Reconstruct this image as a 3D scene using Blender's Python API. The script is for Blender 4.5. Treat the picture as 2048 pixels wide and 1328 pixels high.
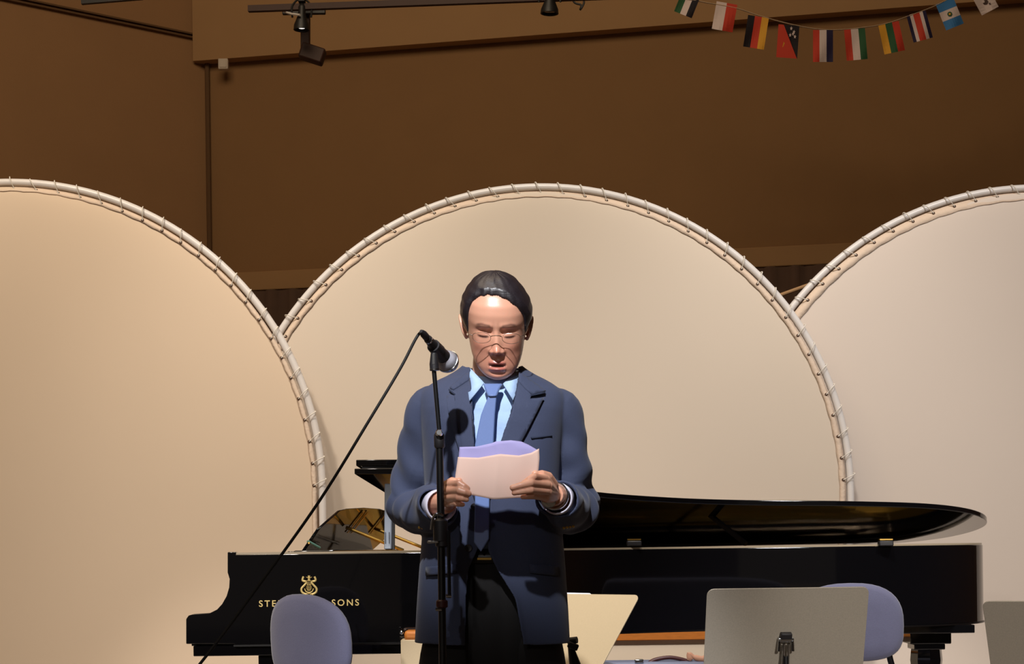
import bpy, bmesh, math, random
import numpy as np
from mathutils import Vector, Matrix
random.seed(7); rng = np.random.default_rng(7)
PI = math.pi
SC = bpy.context.scene
C = SC.collection
for o in list(bpy.data.objects): bpy.data.objects.remove(o)

# ------------------------------------------------------------------ camera, world, lights, exposure
CAMZ = 1.0; F = 3480.0; HOR = 1097.0; ROLLC = math.radians(.75); CR, SR = math.cos(ROLLC), math.sin(ROLLC)
cam_d = bpy.data.cameras.new('camera'); cam = bpy.data.objects.new('camera', cam_d); C.objects.link(cam)
cam.matrix_world = Matrix.Translation((0, 0, CAMZ)) @ Matrix.Rotation(PI/2, 4, 'X') @ Matrix.Rotation(-ROLLC, 4, 'Z')
cam_d.sensor_width = 36; cam_d.lens = F/2048*36; cam_d.shift_y = (HOR-664)/2048
cam_d.clip_end = 100
SC.camera = cam
SC.view_settings.view_transform = 'Standard'; SC.view_settings.look = 'None'
SC.view_settings.gamma = 1; SC.view_settings.exposure = 0.0; SC.view_settings.use_curve_mapping = False
w = bpy.data.worlds.new('hall_air'); SC.world = w; w.use_nodes = True
w.node_tree.nodes['Background'].inputs[0].default_value = (1.0, 0.76, 0.56, 1)
w.node_tree.nodes['Background'].inputs[1].default_value = 0.06

def spot(name, loc, target, power, half_deg, blend, col, size=.08):
    d = bpy.data.lights.new(name, 'SPOT'); d.energy = power; d.spot_size = math.radians(2*half_deg); d.spot_blend = blend
    d.color = col; d.shadow_soft_size = size
    o = bpy.data.objects.new(name, d); C.objects.link(o); o.location = loc
    o.rotation_euler = (Vector(target)-Vector(loc)).to_track_quat('-Z', 'Y').to_euler()
    return o
spot('front_of_house_spot', (-.75, -.9, 6.2), (-.05, 4.32, 1.52), 2900, 4.6, .45, (.95, .96, 1.0), .10)
spot('low_front_fill', (-1.9, -4.0, 3.6), (0.2, 6.0, .70), 190, 13, .6, (1, .95, .92), .10)  # unseen fill added low at the front
spot('added_fill_right', (2.7, -3.4, 3.5), (1.60, 5.8, .55), 1700, 7.0, .6, (1, .95, .90), .12)  # added fill that brightens the stands and chair on the right
spot('added_fill_left', (-2.9, -3.4, 3.5), (-1.25, 5.8, .50), 1700, 6.5, .6, (1, .95, .90), .12)  # added fill that brightens the chair on the left
spot('stage_wash_spot_left', (-2.6, 3.6, 6.4), (-2.3, 8.3, .35), 900, 27, .7, (1, .92, .84), .25)
spot('stage_wash_spot_middle', (0.2, 3.8, 6.6), (0.4, 8.5, .35), 800, 26, .7, (1, .98, .96), .25)
spot('stage_wash_spot_right', (3.0, 3.6, 6.4), (2.6, 8.7, .4), 940, 27, .7, (1, .98, 1.0), .25)
def soft(name, loc, target, power, size, col):
    d = bpy.data.lights.new(name, 'AREA'); d.energy = power; d.size = size; d.color = col; o = bpy.data.objects.new(name, d); C.objects.link(o); o.location = loc
    o.rotation_euler = (Vector(target)-Vector(loc)).to_track_quat('-Z', 'Y').to_euler()
soft('wall_fill', (-1.5, 5.5, 7.7), (-.8, 12, 3.5), 300, 4, (1, .80, .56))  # soft overhead lamp added to lift the dim walls

def P0(px, py, Y): return Vector(((px-1024)/F*Y, Y, CAMZ+(HOR-py)/F*Y))
def P(px, py, Y):
    u, v = (px-1024)/F*Y, (HOR-py)/F*Y; return Vector((u*CR+v*SR, Y, CAMZ-u*SR+v*CR))
LEANM = Matrix.Translation((0, 0, CAMZ)) @ Matrix(((CR, 0, SR, 0), (0, 1, 0, 0), (-SR, 0, CR, 0), (0, 0, 0, 1))) @ Matrix.Translation((0, 0, -CAMZ))
LEAN = False

# ------------------------------------------------------------------ materials
def lin(r, g, b):
    f = lambda c: ((c/255+.055)/1.055)**2.4 if c/255 > .04045 else c/255/12.92
    return (f(r), f(g), f(b), 1)
def mat(name, col, rough=.6, metal=0, coat=0, noise=0, nscale=60, bump=0, bscale=200, spec=.5, attr=None, trans=0, sheen=0, stretch=None, sss=0):
    m = bpy.data.materials.new(name); m.use_nodes = True; nt = m.node_tree; b = nt.nodes['Principled BSDF']
    c = lin(*col) if max(col) > 1 else (*col, 1)
    b.inputs['Base Color'].default_value = c; b.inputs['Roughness'].default_value = rough
    b.inputs['Metallic'].default_value = metal; b.inputs['Coat Weight'].default_value = coat; b.inputs['Coat Roughness'].default_value = .04
    b.inputs['Specular IOR Level'].default_value = spec; b.inputs['Sheen Weight'].default_value = sheen
    if sss: b.inputs['Subsurface Weight'].default_value = sss; b.inputs['Subsurface Radius'].default_value = (.012, .005, .003); b.inputs['Subsurface Scale'].default_value = .6
    tc = nt.nodes.new('ShaderNodeTexCoord'); src = tc.outputs['Object']
    if stretch:
        mp = nt.nodes.new('ShaderNodeMapping'); mp.inputs['Scale'].default_value = stretch; nt.links.new(src, mp.inputs[0]); src = mp.outputs[0]
    if attr:
        a = nt.nodes.new('ShaderNodeAttribute'); a.attribute_name = attr; nt.links.new(a.outputs['Color'], b.inputs['Base Color'])
    elif noise:
        n = nt.nodes.new('ShaderNodeTexNoise'); n.inputs['Scale'].default_value = nscale; n.inputs['Detail'].default_value = 4
        r = nt.nodes.new('ShaderNodeMix'); r.data_type = 'RGBA'
        r.inputs[6].default_value = (c[0]*(1-noise), c[1]*(1-noise), c[2]*(1-noise), 1)
        r.inputs[7].default_value = (min(1, c[0]*(1+noise)), min(1, c[1]*(1+noise)), min(1, c[2]*(1+noise)), 1)
        nt.links.new(src, n.inputs['Vector']); nt.links.new(n.outputs['Fac'], r.inputs[0]); nt.links.new(r.outputs[2], b.inputs['Base Color'])
    if bump:
        n = nt.nodes.new('ShaderNodeTexNoise'); n.inputs['Scale'].default_value = bscale; n.inputs['Detail'].default_value = 3
        bp = nt.nodes.new('ShaderNodeBump'); bp.inputs['Strength'].default_value = bump; bp.inputs['Distance'].default_value = .01
        nt.links.new(src, n.inputs['Vector']); nt.links.new(n.outputs['Fac'], bp.inputs['Height']); nt.links.new(bp.outputs[0], b.inputs['Normal'])
    if trans:
        tr = nt.nodes.new('ShaderNodeBsdfTranslucent'); tr.inputs[0].default_value = c
        mx = nt.nodes.new('ShaderNodeMixShader'); mx.inputs[0].default_value = trans
        nt.links.new(b.outputs[0], mx.inputs[1]); nt.links.new(tr.outputs[0], mx.inputs[2]); nt.links.new(mx.outputs[0], nt.nodes['Material Output'].inputs[0])
    return m
M = {}
M['wall'] = mat('painted_wall', (150, 112, 72), .9, noise=.06, nscale=3, bump=.15, bscale=120)
M['wall_l'] = mat('painted_side_wall', (165, 124, 84), .9, noise=.06, nscale=3, bump=.15, bscale=120)
M['trim'] = mat('painted_trim', (172, 132, 88), .8, noise=.05, nscale=4)
M['moulding'] = mat('moulding_paint', (104, 74, 44), .8)
M['curtain'] = mat('backstage_curtain', (96, 72, 58), .95, noise=.15, nscale=8)
M['floor'] = mat('stage_floor', (150, 140, 132), .5, noise=.15, nscale=5, stretch=(1, 12, 1))
M['ceil'] = mat('ceiling_paint', (120, 95, 70), .9)
M['fab_l'] = mat('shell_fabric_warm', (226, 202, 174), .85, noise=.04, nscale=1.3, trans=.12)
M['fab_m'] = mat('shell_fabric_beige', (222, 205, 184), .85, noise=.03, nscale=1.3, trans=.12)
M['fab_r'] = mat('shell_fabric_pale', (226, 210, 194), .85, noise=.03, nscale=1.3, trans=.12)
M['hem'] = mat('fabric_hem', (220, 196, 172), .9, noise=.06, nscale=20, bump=.3, bscale=60)
M['pipe'] = mat('white_plastic_pipe', (222, 214, 206), .35, noise=.05, nscale=10)
M['cord'] = mat('lacing_cord', (225, 216, 200), .8)
M['hole'] = mat('grommet_metal', (84, 56, 36), .7)
M['piano'] = mat('black_lacquer', (.0035, .0035, .0045), .06, coat=.35, spec=.5)
M['piano_in'] = mat('black_satin_wood', (.006, .005, .005), .28)
M['gold'] = mat('gold_leaf', (214, 188, 120), .4, metal=.3)
M['plate'] = mat('bronze_iron_plate', (190, 140, 50), .35, metal=.7, noise=.1, nscale=20)
M['spruce'] = mat('soundboard_spruce', (190, 130, 60), .4, noise=.1, nscale=8, stretch=(1, 20, 1))
M['red_felt'] = mat('red_felt', (150, 50, 40), .95)
M['stick'] = mat('prop_painted_sheen', (178, 192, 212), .3, spec=.6)  # light reflected by the dark lacquer, put into the base colour
M['rim_highlight'] = mat('rim_top_edge', (175, 158, 132), .3, coat=.3)  # spotlight glint along the black rim, painted as a pale strip
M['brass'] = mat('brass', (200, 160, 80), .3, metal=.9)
M['chrome'] = mat('chrome', (200, 205, 210), .18, metal=1)
M['black'] = mat('black_metal', (.006, .006, .007), .38)
M['blackp'] = mat('black_plastic', (.018, .016, .018), .5)
M['cable'] = mat('black_rubber', (.006, .005, .004), .7)
M['dark'] = mat('dark_brown_paint', (62, 34, 22), .6, noise=.1, nscale=20)
M['fix'] = mat('black_fixture_paint', (.012, .010, .009), .5)
M['chair'] = mat('blue_grey_upholstery', (112, 113, 142), .9, noise=.12, nscale=260, sheen=.3, bump=.15, bscale=400)
M['cframe'] = mat('dark_steel_tube', (.03, .03, .035), .35, metal=.8)
M['stand_g'] = mat('grey_stand_paint', (184, 174, 158), .42, metal=.15, noise=.18, nscale=260)
M['stand_t'] = mat('lit_stand_and_box_tan', (198, 176, 140), .5, noise=.06, nscale=200)  # stand metal with its light painted in; own colour on the tan box
M['wood'] = mat('orange_wood', (196, 116, 44), .45, noise=.22, nscale=9, stretch=(3, 1, 14))
M['cream'] = mat('cream_laminate', (232, 212, 186), .6, noise=.02, nscale=4)
M['suit'] = mat('navy_wool', (60, 68, 94), .85, noise=.16, nscale=420, sheen=.1, bump=.12, bscale=700)
M['suit_d'] = mat('navy_wool_seam', (40, 48, 70), .9, noise=.1, nscale=300)
M['lining'] = mat('dark_lining', (22, 22, 32), .7)
M['trouser'] = mat('charcoal_wool', (24, 22, 22), .9, noise=.15, nscale=400)
M['shirt'] = mat('pale_blue_cotton', (176, 204, 240), .8, noise=.03, nscale=60, bump=.1, bscale=80)
M['shirtc'] = mat('white_cotton_cuff', (232, 228, 244), .8)
M['tie'] = mat('blue_silk', (108, 132, 186), .45, noise=.07, nscale=300, sheen=.2)
M['belt'] = mat('black_leather', (.008, .007, .006), .4)
M['skin'] = mat('skin', (225, 165, 130), .34, attr='tint', sss=.12, spec=.6, bump=.03, bscale=500)
M['hair'] = mat('black_hair', (38, 31, 36), .42, noise=.5, nscale=40, stretch=(2, 10, 10), bump=.12, bscale=40, spec=.9)
M['wire'] = mat('thin_gold_wire', (215, 190, 170), .3, metal=1)
M['paper'] = mat('white_paper', (244, 214, 198), .85, trans=.3)
M['paper2'] = mat('paper_painted_light', (196, 188, 236), .85, trans=.35)  # different light on the bent top of the paper, put into the colour
M['sheet'] = mat('sheet_music_paper', (235, 235, 245), .8)
M['case'] = mat('grey_blue_case', (112, 116, 134), .55, noise=.05, nscale=60)
M['maroon'] = mat('maroon_leather', (70, 26, 22), .5)
M['tag'] = mat('tan_leather', (205, 150, 120), .7)
M['red'] = mat('flag_red', (205, 62, 40), .8); M['navy'] = mat('flag_navy', (34, 24, 62), .8); M['white'] = mat('flag_white', (225, 205, 200), .8)
M['green'] = mat('flag_green', (44, 92, 56), .8); M['yellow'] = mat('flag_yellow', (232, 168, 52), .8); M['fblack'] = mat('flag_black', (24, 14, 22), .8)
M['blue'] = mat('flag_blue', (64, 128, 190), .8); M['fcord'] = mat('flag_tape', (236, 210, 176), .8)
M['whitebox'] = mat('white_plastic_box', (214, 198, 180), .6)
glass = bpy.data.materials.new('clear_glass'); glass.use_nodes = True; nt = glass.node_tree; nt.nodes.remove(nt.nodes['Principled BSDF'])
ta = nt.nodes.new('ShaderNodeBsdfTransparent'); gb = nt.nodes.new('ShaderNodeBsdfGlossy'); gb.inputs['Roughness'].default_value = .12; mx = nt.nodes.new('ShaderNodeMixShader'); mx.inputs[0].default_value = .10
nt.links.new(ta.outputs[0], mx.inputs[1]); nt.links.new(gb.outputs[0], mx.inputs[2]); nt.links.new(mx.outputs[0], nt.nodes['Material Output'].inputs[0])
M['glass'] = glass
lampm = bpy.data.materials.new('lamp_glow'); lampm.use_nodes = True; g = lampm.node_tree.nodes['Principled BSDF']
g.inputs['Emission Color'].default_value = (1, .95, .9, 1); g.inputs['Emission Strength'].default_value = 1.0
M['lamp'] = lampm

# ------------------------------------------------------------------ helpers
def wloc(o):
    v = Vector((0, 0, 0))
    while o is not None: v += Vector(o.location); o = o.parent
    return v
def obj(name, bm, m, parent=None, smooth=True, bevel=0, solid=0, loc=None, sub=0, angle=40, local=False):
    me = bpy.data.meshes.new(name)
    if LEAN: bm.transform(LEANM)
    if loc is not None: bmesh.ops.translate(bm, verts=bm.verts, vec=-Vector(loc))
    elif parent is not None and not local: bmesh.ops.translate(bm, verts=bm.verts, vec=-wloc(parent))
    bm.to_mesh(me); bm.free()
    o = bpy.data.objects.new(name, me); C.objects.link(o)
    if parent is not None: o.parent = parent
    if loc is not None: o.location = loc
    for mm in (m if isinstance(m, (list, tuple)) else [m]): me.materials.append(M[mm] if isinstance(mm, str) else mm)
    if smooth:
        for p in me.polygons: p.use_smooth = True
        try: me.set_sharp_from_angle(angle=math.radians(angle))
        except Exception: pass
    if solid:
        md = o.modifiers.new('solid', 'SOLIDIFY'); md.thickness = solid; md.offset = 0
    if bevel:
        md = o.modifiers.new('bevel', 'BEVEL'); md.width = bevel; md.segments = 2; md.limit_method = 'ANGLE'
    if sub:
        md = o.modifiers.new('sub', 'SUBSURF'); md.levels = md.render_levels = sub
    return o
def tag(o, label=None, cat=None, group=None, kind=None):
    if label: o['label'] = label
    if cat: o['category'] = cat
    if group: o['group'] = group
    if kind: o['kind'] = kind
    return o
def thing(name, loc, label, cat, group=None):
    o = bpy.data.objects.new(name, None); C.objects.link(o); o.location = loc; o.empty_display_size = .1
    return tag(o, label, cat, group)
def BM(): return bmesh.new()
def add_faces(bm, vs, fs, mi=0):
    bv = [bm.verts.new(v) for v in vs]
    for f in fs:
        try: fc = bm.faces.new([bv[i] for i in f]); fc.material_index = mi
        except ValueError: pass
    return bv
def box(bm, c, s, R=None, mi=0):
    c = Vector(c); hx, hy, hz = s[0]/2, s[1]/2, s[2]/2
    vs = []
    for x, y, z in ((-1,-1,-1),(1,-1,-1),(1,1,-1),(-1,1,-1),(-1,-1,1),(1,-1,1),(1,1,1),(-1,1,1)):
        v = Vector((x*hx, y*hy, z*hz)); v = (R @ v) if R else v; vs.append(c+v)
    add_faces(bm, vs, [(0,3,2,1),(4,5,6,7),(0,1,5,4),(1,2,6,5),(2,3,7,6),(3,0,4,7)], mi)
def catmull(pts, n=8, closed=False):
    pts = [Vector(p) for p in pts]; out = []
    N = len(pts); rngi = range(N if closed else N-1)
    for i in rngi:
        g = lambda k: pts[k % N] if closed else pts[max(0, min(N-1, k))]
        p0, p1, p2, p3 = g(i-1), g(i), g(i+1), g(i+2)
        for k in range(n):
            t = k/n
            out.append(.5*((2*p1)+(-p0+p2)*t+(2*p0-5*p1+4*p2-p3)*t*t+(-p0+3*p1-3*p2+p3)*t**3))
    if not closed: out.append(pts[-1])
    return out
def tube(bm, path, rad, seg=10, caps=True, closed=False, fold=None, flat=1.0, mi=0):
    path = [Vector(p) for p in path]; n = len(path)
    rads = rad if isinstance(rad, (list, tuple, np.ndarray)) else [rad]*n
    up = None; rings = []
    for i, p in enumerate(path):
        a = path[(i-1) % n] if closed else path[max(0, i-1)]; b = path[(i+1) % n] if closed else path[min(n-1, i+1)]
        t = (b-a).normalized()
        if up is None:
            up = Vector((0, 0, 1)) if abs(t.z) < .9 else Vector((0, 1, 0))
        s = t.cross(up)
        if s.length < 1e-6: s = t.cross(Vector((1, 0, 0)))
        s.normalize(); up = s.cross(t).normalized()
        ring = []
        for k in range(seg):
            th = 2*PI*k/seg; r = rads[i]
            if fold: r += fold(i/(n-1), th)
            ring.append(bm.verts.new(p+s*math.cos(th)*r+up*math.sin(th)*r*flat))
        rings.append(ring)
    m_ = n if closed else n-1
    for i in range(m_):
        A, B = rings[i], rings[(i+1) % n]
        for k in range(seg):
            f = bm.faces.new((A[k], A[(k+1) % seg], B[(k+1) % seg], B[k])); f.material_index = mi
    if caps and not closed:
        bm.faces.new(rings[0][::-1]).material_index = mi; bm.faces.new(rings[-1]).material_index = mi
    return rings
def lathe(bm, prof, seg=24, Mx=None, caps=True, mi=0):
    rings = []
    for r, z in prof:
        ring = []
        for k in range(seg):
            v = Vector((r*math.cos(2*PI*k/seg), r*math.sin(2*PI*k/seg), z)); ring.append(bm.verts.new(Mx @ v if Mx else v))
        rings.append(ring)
    for i in range(len(rings)-1):
        for k in range(seg):
            bm.faces.new((rings[i][k], rings[i][(k+1) % seg], rings[i+1][(k+1) % seg], rings[i+1][k])).material_index = mi
    if caps: bm.faces.new(rings[0][::-1]).material_index = mi; bm.faces.new(rings[-1]).material_index = mi
def axis_m(p, d):
    return Matrix.Translation(Vector(p)) @ Vector(d).normalized().to_track_quat('Z', 'Y').to_matrix().to_4x4()
def prism(bm, pts, thick, mi=0):
    """polygon of 3-D points, extruded by the vector thick"""
    pts = [Vector(p) for p in pts]; n = len(pts); t = Vector(thick)
    a = [bm.verts.new(p) for p in pts]; b = [bm.verts.new(p+t) for p in pts]
    bm.faces.new(a).material_index = mi; bm.faces.new(b[::-1]).material_index = mi
    for i in range(n): bm.faces.new((a[(i+1) % n], a[i], b[i], b[(i+1) % n])).material_index = mi
    bmesh.ops.recalc_face_normals(bm, faces=bm.faces)
def ellipsoid(bm, c, r, R=None, u=16, v=12):
    m_ = Matrix.Translation(Vector(c)) @ (R.to_4x4() if R else Matrix.Identity(4)) @ Matrix.Diagonal((r[0], r[1], r[2], 1))
    bmesh.ops.create_uvsphere(bm, u_segments=u, v_segments=v, radius=1, matrix=m_)

# ------------------------------------------------------------------ the room
def struct(name, bm, m, **k): return tag(obj(name, bm, m, **k), kind='structure')
WP1 = Vector((-2.245, 13.0, 0)); WP2 = Vector((2.216, 12.05, 0)); WD = (WP2-WP1).normalized(); WN = Vector((-WD.y, WD.x, 0))  # WN points away from camera
if WN.y < 0: WN = -WN
def wallp(px, off=0):  # point of back wall plane (moved off metres to the camera) seen at column px
    k = (px-1024)/F; o = WP1-WN*off
    # solve o + s*WD = (k*Y, Y)
    s = (k*o.y-o.x)/(WD.x-k*WD.y); return o+WD*s
def wz(px, py, off=0):
    d = P(px, py, 1.0)-Vector((0, 0, CAMZ)); o = WP1-WN*off; t = (o.x*WN.x+o.y*WN.y)/(d.x*WN.x+d.y*WN.y); return Vector((0, 0, CAMZ))+d*t
bm = BM(); box(bm, (0, 2.5, -.1), (24, 27, .2)); struct('floor', bm, 'floor', smooth=False)
bm = BM(); box(bm, (0, 2.5, 8.1), (24, 27, .2)); struct('ceiling', bm, 'ceil', smooth=False)
def slab(name, a, b, z0, z1, depth, m, away=None):
    a = Vector(a); b = Vector(b); d = (b-a).normalized(); n = Vector((-d.y, d.x, 0)); n = n if n.y > 0 else -n
    if away: n = Vector(away)
    bm = BM(); prism(bm, [(a.x, a.y, z0), (b.x, b.y, z0), (b.x, b.y, z1), (a.x, a.y, z1)], n*depth)
    return struct(name, bm, m, smooth=False)
zt0 = 2.83
wl_end = WP1+Vector((-1.088, -.93, 0)).normalized()*8
slab('wall_back', WP1, WP1+WD*12, 0, 8, .2, 'wall')
slab('wall_left', wl_end, WP1, 0, 8, .2, 'wall_l')
slab('wall_right', (9.0, 11, 0), (9.0, -9, 0), 0, 8, .2, 'wall', away=(1, 0, 0))
# soffit in front of the back wall, its left end at column 385
pz = wz(412, 122).z
a = wz(385, 60, .12); a.z = 0; b = a+WD*11
slab('trim_1', a, b, wz(412, 120, .12).z, 8, .11, 'trim')
# pale ledge low on the back wall
pl = wz(480, 583, .06); pu = wz(480, 545, .06)
bm = BM(); A = WP1-WN*.001; B = A+WD*8
prism(bm, [(A.x, A.y, pl.z), (B.x, B.y, pl.z), (B.x, B.y, pu.z), (A.x, A.y, pu.z)], -WN*.07); struct('trim_2', bm, 'trim', bevel=.008)
# double moulding across the left wall
for i, (pyl, pyr) in enumerate(((0, 73), (9, 80))):
    d = (wl_end-WP1).normalized(); n = Vector((-d.y, d.x, 0)); n = n if n.y < 0 else -n
    z1 = P(384, pyr, 12.95).z
    q = WP1+n*.002; e = wl_end+n*.002
    bm = BM(); prism(bm, [(e.x, e.y, z1), (q.x, q.y, z1), (q.x, q.y, z1+.012), (e.x, e.y, z1+.012)], n*.03)
    struct('trim_%d' % (3+i), bm, 'moulding', smooth=False)
# corner bead where the walls meet
bm = BM(); q = WP1+Vector((0, -.02, 0)); tube(bm, [(q.x+.02, q.y-.01, 0), (q.x+.02, q.y-.01, wz(412, 125).z)], .018, 8); struct('trim_5', bm, 'moulding')
# backstage curtain under the ledge, each fold modelled
bm = BM(); vs = []; n = 260; A = WP1-WN*.12
for i in range(n+1):
    s = 8*i/n; p = A+WD*s-WN*(.03*math.sin(s*38)+.015*math.sin(s*71+1))
    vs += [(p.x, p.y, .02), (p.x, p.y, pl.z-.01)]
add_faces(bm, vs, [(2*i, 2*i+2, 2*i+3, 2*i+1) for i in range(n)])
tag(obj('backstage_curtain', bm, 'curtain', solid=.006), 'dark brown pleated curtain hanging under the ledge behind the round panels', 'curtain')

# ------------------------------------------------------------------ the round-topped fabric panels
def panel(label, cpx, cpy, Y, R, fab, deg0, hemw=.03):
    cc = P(cpx, cpy, Y); cx, cz = cc.x, cc.z; root = thing('acoustic_panel', (cx, Y, 0), label, 'stage panel', 'arched fabric panels across the back of the stage')
    path = [(cx+R, Y, .05), (cx+R, Y, .6)]
    for k in range(0, 97): t = PI*k/96; path.append((cx+R*math.cos(t), Y, cz+R*math.sin(t)))
    path += [(cx-R, Y, .6), (cx-R, Y, .05)]
    bm = BM(); tube(bm, path, .0185, 12); obj('frame_pipe', bm, 'pipe', root)
    # fabric: rows across
    Ri = R-.026
    def ys(x, z):
        wv = math.sqrt(max(0, 1-((z-cz)/Ri)**2)) if z > cz else 1
        a = max(0, 1-(x/(Ri*max(wv, .02)))**2)
        return Y-.004-.085*a**.75*(wv**.6)*(1 if z > cz else 1)
    bm = BM(); rows = []
    zs = [.12+(cz-.12)*i/14 for i in range(15)]+[cz+Ri*math.sin(PI/2*i/40) for i in range(1, 41)]
    for z in zs:
        hw = Ri*math.sqrt(max(1e-5, 1-((z-cz)/Ri)**2)) if z > cz else Ri
        rows.append([bm.verts.new((cx+hw*math.sin(PI/2*(-1+2*j/48)), ys(hw*math.sin(PI/2*(-1+2*j/48)), z), z)) for j in range(49)])
    for i in range(len(rows)-1):
        for j in range(48): bm.faces.new((rows[i][j], rows[i][j+1], rows[i+1][j+1], rows[i+1][j]))
    obj('fabric', bm, fab, root, solid=.003, angle=180)
    # hem
    bm = BM(); prev = None
    for k in range(-16, 145+16):
        t = PI*k/144
        if k < 0: px_, pz_, ix = cx+Ri, cz+k*.06, cx+Ri-hemw
        elif k > 144: px_, pz_, ix = cx-Ri, cz-(k-144)*.06, cx-Ri+hemw
        wob = .0022*math.sin(k*1.25*2*PI/(4.15)*1.0)
        if 0 <= k <= 144:
            o_ = (cx+(Ri+.002)*math.cos(t), cz+(Ri+.002)*math.sin(t)); i_ = (cx+(Ri-hemw+wob)*math.cos(t), cz+(Ri-hemw+wob)*math.sin(t))
        else: o_ = (px_, pz_); i_ = (ix, pz_)
        m_ = ((o_[0]+i_[0])/2, (o_[1]+i_[1])/2)
        cur = [bm.verts.new((o_[0], Y-.010, o_[1])), bm.verts.new((m_[0], Y-.022, m_[1])), bm.verts.new((i_[0], ys(i_[0]-cx, i_[1])-.006, i_[1]))]
        if prev:
            for q in range(2): bm.faces.new((prev[q], cur[q], cur[q+1], prev[q+1]))
        prev = cur
    obj('hem', bm, 'hem', root, solid=.003, angle=180)
    # grommets and laces
    gm = None; lm = None
    step = math.radians(4.15); k = 0; t = math.radians(deg0)
    while t < PI+.05:
        ct, st = math.cos(t), math.sin(t); g0 = Vector((cx+(Ri-.012)*ct, Y-.0215, cz+(Ri-.012)*st))
        if gm is None:
            bm = BM(); lathe(bm, [(.0015, 0), (.0080, 0), (.0080, .002), (.0015, .003)], 10, axis_m((0, 0, 0), (0, -1, 0))); o = obj('grommet', bm, 'hole', root, local=True); gm = o.data; o.location = g0-wloc(root)
            bm = BM()
            pts = [(0, -.004, 0), (.012, -.006, .006), (.026, -.014, .014), (.046, -.014, .024), (.058, .004, .032), (.048, .026, .036)]
            tube(bm, catmull(pts, 4), .0026, 6); lo = obj('lace', bm, 'cord', root, local=True); lm = lo.data
        else:
            o = bpy.data.objects.new('grommet', gm); C.objects.link(o); o.parent = root; o.location = g0-wloc(root)
            lo = bpy.data.objects.new('lace', lm); C.objects.link(lo); lo.parent = root
        lo.location = g0-wloc(root); lo.rotation_euler = (0, -t-random.uniform(-.12, .12), 0)
        t += step; k += 1
    # feet
    for sx in (-1, 1):
        bm = BM(); tube(bm, [(cx+sx*(R-.0), Y-.30, .03), (cx+sx*(R-.0), Y+.30, .03)], .024, 10); obj('foot', bm, 'pipe', root)
    return root
Rm = 617/F*8.55
panel('tall arched cream fabric panel on the left, warm toned, cut by the photo edge', 20, 990, 8.3, 625/F*8.3, 'fab_l', 1.0, .022)
panel('tall arched beige fabric panel in the middle, directly behind the speaker', 1084, 991, 8.55, Rm, 'fab_m', 2.2)
panel('tall arched pale fabric panel on the right, beyond the tail of the grand piano', 2074, 998, 8.8, 622/F*8.8, 'fab_r', 1.5, .042)

# ------------------------------------------------------------------ lighting bar and lamps at the top
def bar(bm, a, b, th): 
    a, b = Vector(a), Vector(b); d = b-a; R = d.normalized().to_track_quat('X', 'Z').to_matrix(); box(bm, (a+b)/2, (d.length, th, th), R)
Yb = 10.0
bm = BM(); bar(bm, P(497, 18, Yb), P(2300, -47, Yb-.6), .034)
tag(obj('lighting_bar', bm, 'dark', smooth=False, loc=P(497, 18, Yb)), 'long dark red-brown lighting bar running across the top of the picture', 'bar')
bm = BM(); bar(bm, P(163, 4, 10.6), P(285, -6, 10.6), .03)
tag(obj('ceiling_bar', bm, 'fix', smooth=False, loc=P(163, 4, 10.6)), 'short black bar peeking in at the top left corner', 'bar')
def lamp(px, top, bot, w0, w1, label, Y, glow):
    c0 = P(px, top, Y); c1 = P(px-1, bot, Y); s = Y/F; root = thing('stage_lamp', c0, label, 'lamp', 'black stage lamps on the lighting bar')
    L = (c0-c1).length
    bm = BM(); Mx = axis_m(c0, c1-c0)
    lathe(bm, [(w0*s*.5, -.02), (w0*s, 0), (w0*s*1.05, L*.35), (w1*s, L*.8), (w1*s*1.05, L), (w1*s*.92, L), (w1*s*.85, L*.9)], 24, Mx, caps=False)
    obj('housing', bm, 'fix', root, solid=.002)
    bm = BM(); lathe(bm, [(w1*s*.84, L*.90), (w1*s*.6, L*.93), (.002, L*.95)], 24, Mx, caps=False); obj('lens', bm, 'chrome', root)
    if glow:
        bm = BM(); ellipsoid(bm, P(px, bot-4, Y-.035), (.018, .006, .006)); obj('bulb', bm, 'lamp', root)
    bm = BM(); sw = w1*s*1.25
    q = c0.lerp(c1, .45)
    tube(bm, catmull([q+Vector((-sw, 0, 0)), q+Vector((-sw, 0, L*.5)), q+Vector((0, 0, L*.85)), q+Vector((sw, 0, L*.5)), q+Vector((sw, 0, 0))], 5), .006, 8); obj('yoke', bm, 'fix', root)
    bm = BM(); box(bm, c0+Vector((0, .0, L*.42)), (.04, .05, .06)); obj('clamp', bm, 'fix', root, bevel=.004)
    return root
lamp(604, 14, 60, 7, 15, 'small black stage lamp with a lit bulb, hanging left of centre', Yb-.05, True)
lamp(1100, -14, 27, 9, 17, 'black cone-shaped stage lamp right of centre at the top edge', Yb-.25, False)
root = thing('bracket_lamp', P(606, 20, Yb), 'dark brown bracket lamp on a drop arm just below the lit stage lamp', 'lamp')
bm = BM(); a = P(611, 22, Yb+.14); b = P(611, 112, Yb+.14); bar(bm, a, b, .052); obj('drop_arm', bm, 'dark', root, bevel=.004)
bm = BM(); bar(bm, P(602, 101, Yb+.14), P(648, 116, Yb+.14), .09); obj('lamp_head', bm, 'dark', root, bevel=.01)
bm = BM(); box(bm, P(608, 23, Yb+.09), (.25, .03, .035)); obj('cross_arm', bm, 'fix', root, bevel=.004)
bm = BM(); tube(bm, catmull([P(568, 22, Yb), P(580, 27, Yb-.05), P(600, 30, Yb-.1)], 5), .007, 6); obj('cable', bm, 'pipe', root)
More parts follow.
